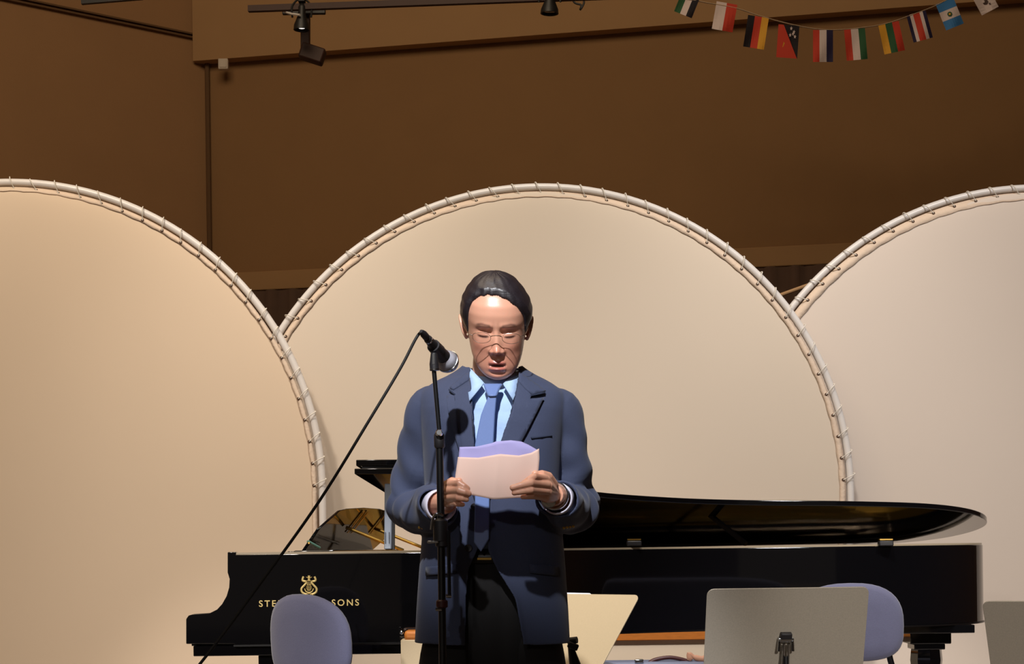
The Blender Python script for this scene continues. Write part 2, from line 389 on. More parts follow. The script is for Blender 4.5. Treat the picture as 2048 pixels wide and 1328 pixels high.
bm = BM(); tube(bm, catmull([P(1140, -20, Yb), P(1148, 4, Yb), P(1162, 10, Yb), P(1160, 20, Yb), P(1168, 2, Yb), P(1150, -14, Yb)], 5), .006, 6)
tag(obj('hanging_cable', bm, 'fix', loc=P(1140, -20, Yb)), 'loop of dark cable dangling beside the cone-shaped stage lamp', 'cable')
c = wz(447, 129, .15)
root = thing('wall_box', c, 'small white square box on the wall beside the corner', 'box')
bm = BM(); box(bm, c, (.072, .05, .078)); obj('housing', bm, 'whitebox', root, bevel=.006)
bm = BM(); box(bm, c-Vector((0, .027, 0)), (.05, .006, .056)); obj('cover', bm, 'whitebox', root, bevel=.002)
# thin tubes of a rack seen between the middle and right panels
p0, p1 = P(1555, 592, 9.7), P(1605, 574, 9.7); d = (p1-p0).normalized(); a, b = p0-d*.5, p1+d*.9
root = thing('equipment_rack', ((a.x+b.x)/2, 9.7, 0), 'pale tubular rack low in the gap between the middle and right panels', 'rack')
bm = BM(); tube(bm, [a, b], .010, 8); obj('rail', bm, 'trim', root)
q0, q1 = a+Vector((0, 0, -.03)), Vector((b.x, 9.7, a.z-.02)); bm = BM(); tube(bm, [q0, q1], .010, 8); obj('rail', bm, 'dark', root)
for q in (a, b): bm = BM(); tube(bm, [(q.x, 9.7, 0), (q.x, 9.7, q.z+.02)], .014, 8); obj('upright', bm, 'dark', root)

# ------------------------------------------------------------------ flags on a tape
YF = 10.5; sF = YF/F
tape = [(1330, -42), (1357, -8), (1400, 3), (1470, 16), (1520, 32), (1575, 47), (1625, 57), (1670, 60), (1720, 56), (1770, 48), (1815, 33), (1865, 14), (1900, -3), (1945, -24), (2000, -52)]
bm = BM(); tube(bm, catmull([P(x, y, YF) for x, y in tape], 6), .007, 8, flat=.4)
tag(obj('flag_tape', bm, 'fcord', loc=P(1670, 60, YF)), 'cream tape sagging across the top right that carries the little flags', 'tape')
def flag(label, px, py, ang, w_, h_, stripes, extra=None, horiz=False):
    """px,py = middle of the top edge; ang = lean in degrees (positive swings the foot to the right)"""
    mats = []; cols = []
    for c_, f_ in stripes:
        if c_ not in mats: mats.append(c_)
    if extra:
        for e in extra:
            if e[0] not in mats: mats.append(e[0])
    a = math.radians(ang); ph = random.uniform(0, 6)
    def W(u, v, dy=0):   # u -.5..5 across, v 0..1 down
        x = u*w_; y = v*h_
        X = px+x*math.cos(a)+y*math.sin(a); Z = py-x*math.sin(a)+y*math.cos(a)
        return P(X, Z, YF-.004+.012*math.sin(u*5+v*3+ph)*v-dy)
    bm = BM(); pos = 0; tot = sum(f for _, f in stripes)
    for c_, f_ in stripes:
        n1 = 3; n2 = 8
        for i in range(n1):
            for j in range(n2):
                s0, s1 = (pos+f_*i/n1)/tot, (pos+f_*(i+1)/n1)/tot; t0, t1 = j/n2, (j+1)/n2
                if horiz: q = [W(t0-.5, s0), W(t1-.5, s0), W(t1-.5, s1), W(t0-.5, s1)]
                else: q = [W(s0-.5, t0), W(s1-.5, t0), W(s1-.5, t1), W(s0-.5, t1)]
                add_faces(bm, q, [(0, 1, 2, 3)], mats.index(c_))
        pos += f_
    bmesh.ops.remove_doubles(bm, verts=bm.verts, dist=1e-5)
    if extra:
        for ei, (c_, poly) in enumerate(extra): add_faces(bm, [W(u-.5, v, .004+.003*(ei > 0)+.002*(ei > 4)) for u, v in poly], [tuple(range(len(poly)))], mats.index(c_))
    o = obj('hanging_flag', bm, mats, smooth=False, loc=P(px, py, YF))
    tag(o, label, 'flag', 'little flags strung on the tape')
def star(cx, cy, r, asp=1.0): return [(cx+r*math.cos(PI/2+k*PI/5)*(1 if k % 2 == 0 else .45), cy-r*asp*math.sin(PI/2+k*PI/5)*(1 if k % 2 == 0 else .45)) for k in range(10)]
def disc(cx, cy, r, asp=.65): return [(cx+r*math.cos(2*PI*k/12), cy+r*asp*math.sin(2*PI*k/12)) for k in range(12)]
flag('green, white and black flag cut off at the top, first on the left', 1389, -28, -22, 38, 62, [('green', 1), ('white', 1), ('fblack', 1)])
flag('white and red flag, second from the left', 1454, 6, -10, 42, 56, [('white', 1), ('red', 1)])
flag('black, red and yellow flag', 1517, 33, -9, 42, 64, [('fblack', 1), ('red', 1), ('yellow', 1)])
e = [('red', [(0, 0), (.25, 0), (.98, 1), (0, 1)])]+[('white', star(.62+dx, .2+dy, .07)) for dx, dy in ((0, -.1), (.14, 0), (-.03, .1), (.2, .14), (.1, .06))]+[('yellow', [(.3, .52), (.4, .58), (.52, .55), (.5, .68), (.42, .78), (.34, .74), (.26, .68)])]
flag('flag split diagonally, red below and black with white stars above', 1578, 50, -4, 42, 66, [('fblack', 1)], e)
flag('red, white and navy flag at the lowest point of the tape', 1646, 60, 0, 40, 64, [('red', 1), ('white', 1.1), ('navy', 1)])
flag('red, cream and green flag right of the lowest point', 1709, 58, 5, 42, 62, [('red', 1), ('white', 1.1), ('green', 1)])
flag('yellow, green and red flag', 1777, 46, 12, 42, 60, [('yellow', 1), ('green', 1), ('red', 1)])
flag('narrow striped flag in navy, white and a wide red middle', 1832, 26, 15, 40, 56, [('navy', 1), ('white', 1), ('red', 2), ('white', 1), ('navy', 1)])
flag('light blue and white banded flag with a small crest', 1889, 2, 22, 38, 56, [('blue', 1), ('white', 1.05), ('blue', 1)], [('green', disc(.5, .5, .13)), ('yellow', disc(.5, .5, .06))], horiz=True)
flag('white flag with a small red crest, cut off at the top right', 1957, -22, 28, 38, 50, [('white', 1)], [('dark', disc(.5, .6, .15)), ('white', disc(.42, .55, .06)), ('dark', disc(.66, .72, .05))])

# ------------------------------------------------------------------ grand piano
RT = .995   # rim top
near = [(-.3, 5.965), (0.0, 6.08), (.16, 6.27), (.31, 6.43), (.6, 6.56), (.89, 6.63), (1.29, 6.68), (1.60, 6.75), (1.80, 6.88), (1.91, 7.06), (1.92, 7.24), (1.84, 7.42), (1.68, 7.54), (1.5, 7.57)]
crv = [(p.x, p.y) for p in catmull([(x, y, 0) for x, y in [(-.9, 5.955)]+near], 6)][6:]
root = thing('grand_piano', (.3, 6.8, 0), 'long black glossy concert grand piano with its lid propped low, behind the speaker', 'piano')
out = [(-.955, 5.955), (-.6, 5.957)]+crv+[(.5, 7.59), (-.955, 7.60)]
def inset(poly, d):
    n = len(poly); res = []
    for i in range(n):
        a = Vector(poly[i-1]); b = Vector(poly[i]); c = Vector(poly[(i+1) % n])
        t = ((b-a).normalized()+(c-b).normalized())
        t = t.normalized() if t.length > 1e-6 else Vector((1, 0)); nrm = Vector((-t.y, t.x)); res.append(tuple(b+nrm*d))
    return res
def ring_wall(bm, outer, inner, z0, z1, mi=0):
    n = len(outer)
    O0 = [bm.verts.new((x, y, z0)) for x, y in outer]; O1 = [bm.verts.new((x, y, z1)) for x, y in outer]
    I0 = [bm.verts.new((x, y, z0)) for x, y in inner]; I1 = [bm.verts.new((x, y, z1)) for x, y in inner]
    for i in range(n):
        j = (i+1) % n
        for q in ((O0[i], O0[j], O1[j], O1[i]), (I0[j], I0[i], I1[i], I1[j]), (O1[i], O1[j], I1[j], I1[i]), (O0[j], O0[i], I0[i], I0[j])): bm.faces.new(q)
RB = CAMZ-186/F*5.96   # rim bottom
bm = BM(); ring_wall(bm, out, inset(out, .05), RB, RT-.004); rim = obj('rim', bm, 'piano', root, bevel=.003)
rim['label'] = 'glossy black curved rim'
bm = BM(); ring_wall(bm, inset(out, .004), inset(out, .016), RT-.004, RT+.003); obj('rim_edge', bm, 'rim_highlight', root)['label'] = 'top edge of the rim, its highlight painted pale'
# lower moulding of the rim
bm = BM(); box(bm, (1.50, 7.17, RB-.020), (.62, .70, .032)); obj('bottom_moulding', bm, 'piano', root, bevel=.003)
bm = BM(); ring_wall(bm, inset(out, -.003), inset(out, .02), RB-.005, RB+.001); obj('bead', bm, 'piano_in', root)
# arms (cheeks) either side of the keyboard: near and far
def S(px, py): return P(px, py, 5.955)
prof = [(372, 1288), (372, 1238), (377, 1231), (388, 1228), (420, 1226), (434, 1219), (444, 1208), (453, 1192), (458, 1175), (459, 1158), (455, 1145), (455, 1104), (472, 1104), (472, 1288)]
for i, yy in enumerate((5.955, 7.55)):
    bm = BM(); pts = [S(x, y) for x, y in prof]; prism(bm, [(p.x, yy, p.z) for p in pts], (0, .05, 0)); obj('arm', bm, 'piano', root, bevel=.003)
bm = BM(); box(bm, (-.70, 6.78, RB-.02), (.80, 1.60, .036)); obj('key_bed', bm, 'piano', root, bevel=.003)
bm = BM(); box(bm, (-1.105, 6.78, RB+.045), (.02, 1.5, .10)); obj('key_slip', bm, 'piano', root, bevel=.002)
bm = BM(); box(bm, (-.70, 6.78, .89), (.02, 1.49, .17)); obj('fallboard', bm, 'piano', root, bevel=.002)
bm = BM(); box(bm, (-.90, 6.78, RB+.12), (.02, 1.50, .02)); obj('name_strip', bm, 'piano_in', root)
bm0 = BM(); box(bm0, (0, 0, 0), (.15, .0225, .02)); kme = None
for k in range(52):
    if kme is None: o = obj('white_key', bm0, 'sheet', root, smooth=False, local=True); kme = o.data
    else: o = bpy.data.objects.new('white_key', kme); C.objects.link(o); o.parent = root
    o.location = Vector((-1.02, 6.78+(k-25.5)*.0235, RB+.075))-wloc(root)
bk = None
for k in range(51):
    if k % 7 in (2, 6): continue
    if bk is None:
        bmk = BM(); box(bmk, (0, 0, 0), (.095, .011, .012)); o = obj('black_key', bmk, 'black', root, smooth=False, local=True); bk = o.data
    else: o = bpy.data.objects.new('black_key', bk); C.objects.link(o); o.parent = root
    o.location = Vector((-.99, 6.78+(k-25)*.0235, RB+.091))-wloc(root)
# inside: soundboard, iron plate, strings
def flat_poly(name, poly, z, m, th=.01):
    bm = BM(); prism(bm, [(x, y, z) for x, y in poly], (0, 0, -th)); return obj(name, bm, m, root, smooth=False)
flat_poly('soundboard', inset(out, .051), .84, 'spruce')
ip = inset(out, .07); bm = BM(); ring_wall(bm, ip, inset(out, .19), .885, .925); obj('iron_plate', bm, 'plate', root, bevel=.006)
for k in range(5):
    x0 = -.35; y0 = 6.2+.28*k; bm = BM(); bar(bm, (-.40, 6.25+.27*k, .925), (1.45, (6.95, 7.05, 7.15, 7.3, 7.42)[k], .925), .022); obj('plate_strut', bm, 'plate', root, bevel=.004)
bm = BM(); box(bm, (-.52, 6.78, .93), (.22, 1.45, .03)); obj('pin_block', bm, 'plate', root, bevel=.004)
bm = BM()
for k in range(90):
    f_ = k/89; y0 = 6.15+1.28*f_; x1 = .1+1.6*f_**.8; tube(bm, [(-.45, y0, .948), (min(x1, 1.62), min(7.4, y0+.35*(1-f_)+.05), .935)], .0012, 4)
tag(obj('strings', bm, 'brass', root), kind='stuff')
bm = BM(); box(bm, (-.15, 6.75, .955), (.05, 1.2, .03)); obj('damper_rail', bm, 'red_felt', root, bevel=.004)
# music desk
def Dk(u, v, t=0):     # u 0 near..1 far, v 0..1 up
    b0 = Vector((-.745, 6.13, .998)); b1 = Vector((-.575, 7.0, .998)); up = Vector((.125, 0.03, .160))
    return b0.lerp(b1, u)+up*v+Vector((t, 0, 0))
oc = [(0, 0), (1, 0), (1.08, .35), (1.0, .82), (.85, .93), (.6, 1.0), (.35, 1.0), (.12, .95), (.05, .90), (-.03, .5)]
bm = BM(); prism(bm, [Dk(u, v) for u, v in oc], (.014, 0, .002)); d_ = obj('music_desk', bm, 'piano', root, bevel=.003)
d_['label'] = 'tilted black music desk with golden reflections'
bm = BM(); prism(bm, [Dk(u, v, -.02) for u, v in ((-.02, -.02), (1.0, -.02), (1.0, .03), (-.02, .03))], (.14, 0, .0)); obj('desk_ledge', bm, 'piano', root, bevel=.003)
for u, x0, x1 in ((.28, .16, .30), (.72, .16, .30)):
    bm = BM(); tube(bm, [Dk(u, .55, .02), Dk(u, .0, x1)], .006, 8); obj('desk_strut', bm, 'brass', root)
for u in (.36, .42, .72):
    bm = BM(); prism(bm, [Dk(u, .42, .017), Dk(u+.02, .42, .017), Dk(u+.02, .93, .017), Dk(u, .93, .017)], (.003, 0, 0)); obj('desk_reflection', bm, 'brass', root)  # strips drawn in place of reflections in the glossy desk
# lid
SL = .16
def lz(y): return RT+.004+SL*(7.575-y)
lo = [(x, y) for x, y in inset(out, -.018)]
Af = Vector((-.535, 5.94)); Bf = Vector((-.15, 7.60))
lidp = [tuple(Af), (-.3, 5.945)]+[q for q in [(x, y) for x, y in inset(out, -.018)][3:-2]]+[(.5, 7.6), tuple(Bf)]
bm = BM(); prism(bm, [(x, y, lz(y)) for x, y in lidp], (0, 0, .020)); obj('lid', bm, 'piano', root, bevel=.003)
fl = [(-.53, 5.95), (-.30, 5.955), (-.02, 6.05), (.12, 6.2), (.42, 7.55), (-.14, 7.58)]
bm = BM(); prism(bm, [(x, y, lz(y)+.030) for x, y in fl], (0, 0, .022)); obj('lid_flap', bm, 'piano', root, bevel=.003)
bm = BM(); prism(bm, [(x+(.02 if x < 0 else -.02), y+.01, lz(y)+.020) for x, y in fl], (0, 0, .010)); obj('flap_felt', bm, 'piano_in', root)
p0 = P(777, 1099, 6.0); p1 = P(778, 968, 6.02)
bm = BM(); bar(bm, p0, p1, .026); st = obj('prop_stick', bm, 'stick', root, bevel=.003); st['label'] = 'prop stick with its pale sheen put into the colour'
bm = BM(); bar(bm, p0+Vector((.017, .004, 0)), p1+Vector((.017, .004, 0)), .008); obj('nested_stick', bm, 'black', root)
for dx, z0, z1 in ((-.009, .02, .06), (.004, .02, .06)):
    bm = BM(); q = p0+Vector((dx, -.0145, 0)); bar(bm, q+Vector((0, 0, z0)), q+Vector((0, 0, z1)), .002); obj('stick_slot', bm, 'black', root)
bm = BM(); bar(bm, P(1420, 1030, 6.85), P(1492, 1088, 6.72), .016); obj('short_prop', bm, 'piano_in', root)
bm = BM(); box(bm, P(1400, 1018, 6.84), (.055, .02, .03)); obj('prop_socket', bm, 'blackp', root, bevel=.004)
for px_, y_ in ((1268, 6.52), (1771, 6.70)):
    bm = BM(); box(bm, P(px_, 1087, y_), (.055, .04, .02)); obj('lid_bumper', bm, 'blackp', root, bevel=.004)
    bm = BM(); box(bm, P(px_, 1079, y_), (.05, .03, .005)); obj('bumper_plate', bm, 'brass', root)
for px_ in (700, 820, 1190):
    pass
# legs with stepped blocks
def leg(x, y):
    z = RB-.036
    bm = BM(); box(bm, (x, y, z-.027), (.165, .165, .050)); box(bm, (x, y, z-.064), (.125, .125, .024))
    lg = obj('leg', bm, 'piano', root, bevel=.004)
    bm = BM(); lathe(bm, [(.062, z-.076), (.066, z-.12), (.056, z-.2), (.045, .2), (.04, .14), (.045, .10)], 8, Matrix.Translation((x, y, 0))); obj('post', bm, 'piano', lg)
    bm = BM(); tube(bm, [(x-.02, y, .045), (x+.02, y, .045)], .045, 16); obj('caster', bm, 'brass', lg)
leg(1.68, 7.08); leg(-.80, 6.10); leg(-.80, 7.45)
# lyre with pedals
bm = BM(); box(bm, (-.78, 6.85, RB-.06), (.12, .32, .04)); box(bm, (-.78, 6.85, .16), (.16, .30, .05)); ly = obj('pedal_lyre', bm, 'piano', root, bevel=.005)
for dy in (-.08, .08):
    bm = BM(); tube(bm, [(-.78, 6.85+dy, .18), (-.78, 6.85+dy*1.3, .4), (-.78, 6.85+dy, RB-.07)], .014, 10); obj('lyre_post', bm, 'piano', ly)
for dy in (-.07, 0, .07):
    bm = BM(); box(bm, (-.92, 6.85+dy, .08), (.16, .025, .012)); obj('pedal', bm, 'brass', ly, bevel=.004)
# gold lettering and lyre emblem on the side
def text_part(s, px, py, width_px, h_px, Y, name, m):
    cu = bpy.data.curves.new(name, 'FONT'); cu.body = s; cu.align_x = 'CENTER'; cu.align_y = 'CENTER'; cu.size = 1; cu.extrude = .02; cu.space_character = 1.35; cu.offset = .012
    t = bpy.data.objects.new(name, cu); C.objects.link(t); bpy.context.view_layer.update()
    me = bpy.data.meshes.new_from_object(t.evaluated_get(bpy.context.evaluated_depsgraph_get())); bpy.data.objects.remove(t)
    co = np.array([v.co[:] for v in me.vertices]); mn, mx = co.min(0), co.max(0)
    sx = width_px/F*Y/(mx[0]-mn[0]); sz = h_px/F*Y/(mx[1]-mn[1]); c = P(px, py, Y)-wloc(root)
    for v in me.vertices:
        x, y, z = v.co; v.co = Vector((c.x+(x-(mn[0]+mx[0])/2)*sx, c.y-z*.02, c.z+(y-(mn[1]+mx[1])/2)*sz))
    o = bpy.data.objects.new(name, me); C.objects.link(o); o.parent = root; me.materials.clear(); me.materials.append(M[m]); return o
lt = text_part('STEINWAY & SONS', 618, 1206, 200, 13, 5.9535, 'lettering', 'gold'); lt['label'] = 'gold lettering'
YE = 5.953
def epath(bm, pts, r): tube(bm, catmull([P(618+x, 1172+y, YE) for x, y in pts], 5), r, 6, flat=.4)
bm = BM()
epath(bm, [(-11, -19), (-13, -11), (-5, -8), (-9, -2), (-15, 5), (-14, 12), (-8, 16), (-2, 17)], .0035)
epath(bm, [(11, -19), (13, -11), (5, -8), (9, -2), (15, 5), (14, 12), (8, 16), (2, 17)], .0035)
epath(bm, [(-9, -9), (0, -11), (9, -9)], .003); epath(bm, [(0, -21), (0, -14), (0, -10)], .004); epath(bm, [(-6, -18), (0, -16), (6, -18)], .0028)
for dx in (-3, 0, 3): epath(bm, [(dx, -9), (dx, 0), (dx, 10)], .0012)
epath(bm, [(0, -4), (4, 0), (5, 5), (0, 9), (-5, 5), (-4, 0), (0, -4)], .0022); epath(bm, [(-8, 18), (0, 15), (8, 18)], .004)
epath(bm, [(-9, 5), (-6, 11), (0, 13), (6, 11), (9, 5)], .0018)
em = obj('lyre_emblem', bm, 'gold', root); em['label'] = 'gold lyre emblem'

# small things lying on the piano by the desk
root2 = thing('spectacle_case', P(622, 1092, 6.05), 'small teal-green slim case lying at the foot of the music desk', 'case')
bm = BM(); d = Vector((.055, .02, -.03)); tube(bm, [P(615, 1082, 6.04), P(640, 1096, 6.06)], [.009, .009], 10, flat=.5); M['teal'] = mat('teal_plastic', (92, 132, 118), .5); obj('body', bm, 'teal', root2, bevel=.002)
bm = BM(); box(bm, P(618, 1086, 6.034), (.006, .012, .006)); obj('clasp', bm, 'brass', root2)

# ------------------------------------------------------------------ low cabinet behind the piano
root = thing('low_cabinet', (P(1230, 1300, 8.25).x, 8.25, 0), 'low cream-fronted cabinet with an orange wooden top edge, seen under the piano', 'cabinet')
x0, x1 = P(801, 1260, 8.15).x, P(1620, 1260, 8.15).x; zt = P(1300, 1262, 8.15).z; zb = P(1300, 1281, 8.15).z
bm = BM(); box(bm, ((x0+x1)/2, 8.24, (zt+zb)/2), (x1-x0, .18, zt-zb)); obj('top', bm, 'wood', root, bevel=.004)['label'] = 'orange wooden top'
bm = BM(); box(bm, ((x0+x1)/2, 8.25, zb/2+.01), (x1-x0-.02, .16, zb-.02)); obj('body', bm, 'cream', root)
bm = BM(); box(bm, ((x0+x1)/2, 8.25, .03), (x1-x0-.08, .12, .06)); obj('plinth', bm, 'wood', root)
# small tan box half behind the man
Yx = 5.83; a, b = P(801, 1262, Yx), P(925, 1283, Yx)
root = thing('wooden_topped_box', ((a.x+b.x)/2, Yx+.05, 0), 'small tan box with an orange wooden top, mostly hidden behind the hem of his jacket', 'box')
bm = BM(); box(bm, ((a.x+b.x)/2+.006, Yx+.05, a.z-.016), (b.x-a.x-.012, .10, .032)); obj('top', bm, 'wood', root, bevel=.01)['label'] = 'orange wooden top'
bm = BM(); box(bm, ((a.x+b.x)/2, Yx+.05, (a.z-.03)/2), (b.x-a.x, .10, a.z-.03)); obj('body', bm, 'stand_t', root, bevel=.003)
bm = BM(); ellipsoid(bm, P(803, 1265, Yx-.005), (.007, .005, .007)); obj('corner_stud', bm, 'chrome', root)

# ------------------------------------------------------------------ music stands
def stand(cx, cy, ztop, psi, tau, W_, H_, m, label, taper=0, clip=True):
    """desk centre of top edge at (cx,cy,ztop); leans towards the audience"""
    h = Vector((math.sin(psi), -math.cos(psi), 0)); wv = Vector((math.cos(psi), math.sin(psi), 0)); up = h*math.sin(tau)+Vector((0, 0, math.cos(tau))); nb = wv.cross(up)  # towards audience side
    if nb.dot(h) < 0: nb = -nb
    T = Vector((cx, cy, ztop)); mid = T-up*H_*.58; foot = mid-nb*.03
    base = Vector((foot.x-h.x*.0, foot.y-h.y*.0, 0))
    root = thing('music_stand', base, label, 'music stand', 'music stands on the stage')
    r = .022; pts = []
    for (sx, sz, w2) in ((-1, 0, W_/2-taper), (1, 0, W_/2-taper), (1, 1, W_/2), (-1, 1, W_/2)):
        X = sx*w2; Z = -H_ if sz == 0 else 0
        for k in range(5):
            a0 = {(-1, 0): PI, (1, 0): 1.5*PI, (1, 1): 0, (-1, 1): .5*PI}[(sx, sz)]+k*PI/8
            pts.append(T+wv*(X-sx*r+r*math.cos(a0))+up*(Z+(r if sz == 0 else -r)+r*math.sin(a0)))
    bm = BM(); prism(bm, pts, -nb*.004); obj('desk', bm, m, root, bevel=.001)
    # ledge on the players' side
    b0 = T-up*(H_-.004); bm = BM(); R = Matrix((wv, -nb, up)).transposed(); box(bm, b0-nb*.03, (W_-2*taper-.03, .06, .003), R); box(bm, b0-nb*.06+up*.008, (W_-2*taper-.03, .003, .016), R); obj('ledge', bm, m, root)
    # bracket
    c = T-up*H_*.55+nb*.008
    bm = BM(); box(bm, c+up*.022, (.05, .016, .014), R); br = obj('bracket', bm, 'chrome', root, bevel=.003)
    for sx in (-1, 1):
        bm = BM(); tube(bm, [c+wv*sx*.020+up*.02+nb*.004, c+wv*sx*.022-up*.012+nb*.012], .0055, 8); obj('bracket_arm', bm, 'chrome', br)
        bm = BM(); tube(bm, [c+wv*sx*.007+up*.012+nb*.010, c+wv*sx*.009-up*.085+nb*.018], .0045, 8); obj('bracket_rod', bm, 'chrome', br)
    bm = BM(); ellipsoid(bm, c-up*.075+nb*.02-wv*.016, (.014, .012, .018)); obj('knob', bm, 'chrome', br)
    bm = BM(); box(bm, c+up*.036+nb*.002, (.035, .02, .02), R); obj('clip', bm, 'blackp', br, bevel=.003)
    top = c-up*.03+nb*.014; bx = Vector((top.x, top.y, 0))
    bm = BM(); tube(bm, [top, Vector((top.x, top.y, top.z-.06)), Vector((top.x, top.y, .45))], .009, 10); tube(bm, [(top.x, top.y, .45), (top.x, top.y, .08)], .013, 12); obj('pole', bm, 'black', root)
    bm = BM(); tube(bm, [(top.x, top.y, .42), (top.x, top.y, .47)], .018, 12); obj('collar', bm, 'blackp', root)
    for k in range(3):
        a = psi+.4+k*2*PI/3; e_ = bx+Vector((math.cos(a)*.27, math.sin(a)*.27, .014)); bm = BM(); tube(bm, catmull([Vector((top.x, top.y, .10)), Vector((top.x, top.y, .06)).lerp(e_, .4), e_], 5), .010, 8); fo = obj('leg', bm, 'black', root)
        bm = BM(); ellipsoid(bm, e_, (.016, .016, .013)); obj('rubber_foot', bm, 'blackp', fo)
    return root, T, wv, up, nb
c = P(1577, 1176, 5.4); stand(c.x, c.y, c.z, .05, math.radians(20), .508, .35, 'stand_g', 'grey metal music stand in the middle right, seen from behind with its chrome bracket')
tr = P(1281, 1191, 5.5); ps = math.radians(134); wv = Vector((math.cos(ps), math.sin(ps), 0)); c = tr+wv*.25
rt, T, wv, up, nb = stand(c.x, c.y, c.z, ps, math.radians(40), .50, .34, 'stand_t', 'music stand turned sideways, light on it painted as tan, half hidden behind the speaker')
tl = P(1964, 1203, 5.4); ps = math.radians(-24); wv2 = Vector((math.cos(ps), math.sin(ps), 0)); c = tl+wv2*.25
stand(c.x, c.y, c.z, ps, math.radians(36), .50, .36, 'stand_g', 'grey-brown music stand cut off by the right edge of the photo')
bm = BM(); q = T+nb*.004; prism(bm, [q+wv*-.05-up*.2, q+wv*.2-up*.2, q+wv*.2+up*.012, q-wv*.02+up*.010, q-wv*.04+up*.001], nb*.002)
tag(obj('sheet_music', bm, 'sheet', smooth=False, loc=q-up*.2), 'white sheet of music peeking over the top of the sideways stand', 'paper')

# ------------------------------------------------------------------ chairs
def chair(loc, rot, label, tilt=0.0):
    root = thing('orchestra_chair', (0, 0, 0), label, 'chair', 'blue-grey orchestra chairs')
    # local: backrest plane at y=-.2 facing audience (-y), player looks towards -y ... backrest nearest the camera
    def shell(bm, cx, cy, cz, hw, hh, th, curve, n=2.1, lean=0, hb=.085):
        N = 40; rings = []
        prof = [(0.0, -1), (.55, -1), (.86, -.9), (.97, -.55), (1, 0), (.97, .55), (.86, .9), (.55, 1), (0.0, 1)]
        for s, d in prof:
            if s == 0: rings.append([bm.verts.new((cx, cy+d*th, cz))]); continue
            ring = []
            for k in range(N):
                t = 2*PI*k/N; ct, st_ = math.cos(t), math.sin(t)
                m_ = n if st_ > 0 else 3.4; x = hw*s*math.copysign(abs(ct)**(2/m_), ct); z = (hh if st_ > 0 else hb)*s*math.copysign(abs(st_)**(2/m_), st_)
                ring.append(bm.verts.new((cx+x, cy+d*th+curve*(x/hw)**2+lean*z, cz+z)))
            rings.append(ring)
        for a, b in zip(rings, rings[1:]):
            for k in range(N):
                if len(a) == 1: bm.faces.new((a[0], b[(k+1) % N], b[k]))
                elif len(b) == 1: bm.faces.new((a[k], a[(k+1) % N], b[0]))
                else: bm.faces.new((a[k], a[(k+1) % N], b[(k+1) % N], b[k]))
        bmesh.ops.recalc_face_normals(bm, faces=bm.faces)
    bm = BM(); shell(bm, 0, 0, .717, .200, .150, .020, .030, n=2.5, lean=-.05, hb=.120); obj('backrest', bm, 'chair', root, angle=80)
    bm = BM(); shell(bm, 0, .0, 0, .225, .21, .03, 0, n=3.2, hb=.21); bmesh.ops.rotate(bm, verts=bm.verts, cent=(0, 0, 0), matrix=Matrix.Rotation(PI/2, 3, 'X')); bmesh.ops.translate(bm, verts=bm.verts, vec=(0, .24, .45)); obj('seat', bm, 'chair', root, angle=80)
    for sx in (-1, 1):
        bm = BM(); tube(bm, catmull([(sx*.12, .022, .72), (sx*.15, .030, .60), (sx*.19, .04, .45), (sx*.21, .02, .2), (sx*.22, -.02, .012)], 5), .011, 10); obj('leg', bm, 'cframe', root)
        bm = BM(); tube(bm, catmull([(sx*.19, .40, .42), (sx*.20, .42, .2), (sx*.21, .44, .012)], 5), .011, 10); obj('leg', bm, 'cframe', root)
        bm = BM(); tube(bm, [(sx*.19, .03, .41), (sx*.19, .41, .41)], .010, 8); obj('seat_rail', bm, 'cframe', root)
    root.location = loc; root.rotation_euler = (0, 0, rot)
    return root
chair((P(1700, 1250, 5.95).x, 5.95, 0), math.radians(6), 'blue-grey chair behind the grey music stand on the right')
chair((P(606, 1250, 5.42).x, 5.42, 0), math.radians(-46), 'blue-grey chair in front of the gold lettering on the piano side')

# ------------------------------------------------------------------ instrument case with handle, and a folded stand
Yc = 5.9; root = thing('instrument_case', Vector((P(1300, 1324, Yc).x, Yc, 0)), 'grey-blue instrument case standing under the piano with a maroon handle', 'case')
zc = P(1300, 1324, Yc).z; x0, x1 = P(1185, 1324, Yc).x, P(1440, 1324, Yc).x
bm = BM(); box(bm, ((x0+x1)/2, Yc+.07, zc/2), (x1-x0, .14, zc)); obj('shell', bm, 'case', root, bevel=.02)
bm = BM(); tube(bm, catmull([P(1298, 1326, Yc+.03), P(1312, 1319, Yc+.03), P(1340, 1315, Yc+.03), P(1368, 1320, Yc+.03), P(1382, 1326, Yc+.03)], 5), .007, 10); obj('handle', bm, 'maroon', root)['label'] = 'maroon leather handle'
bm = BM(); tube(bm, catmull([P(1381, 1322, Yc+.02), P(1379, 1308, Yc+.02), P(1388, 1314, Yc+.02), P(1405, 1318, Yc+.02), P(1424, 1314, Yc+.02)], 4), [.004]*1+[.010]*4+[.007]*4+[.010]*4+[.014]*4, 10, flat=.7); obj('strap', bm, 'tag', root)['label'] = 'tan leather strap'
bm = BM(); box(bm, P(1278, 1322, Yc+.01), (.03, .012, .012)); obj('latch', bm, 'chrome', root, bevel=.003)
Yk = 4.9; b0 = P(1143, 1328, Yk); root = thing('folded_stand', (b0.x+.01, Yk, 0), 'small black folded stand right behind the speaker', 'stand')
bm = BM(); tube(bm, [P(1141, 1292, Yk), P(1150, 1330, Yk), Vector((b0.x+.03, Yk, .45))], [.008, .017, .02], 10); obj('shaft', bm, 'black', root)
bm = BM(); tube(bm, [P(1136, 1282, Yk), P(1154, 1280, Yk-.01)], .010, 10); obj('knob', bm, 'blackp', root)
bm = BM(); box(bm, P(1146, 1292, Yk-.01), (.03, .03, .018), Matrix.Rotation(.4, 3, 'Y')); obj('clamp', bm, 'blackp', root, bevel=.003)
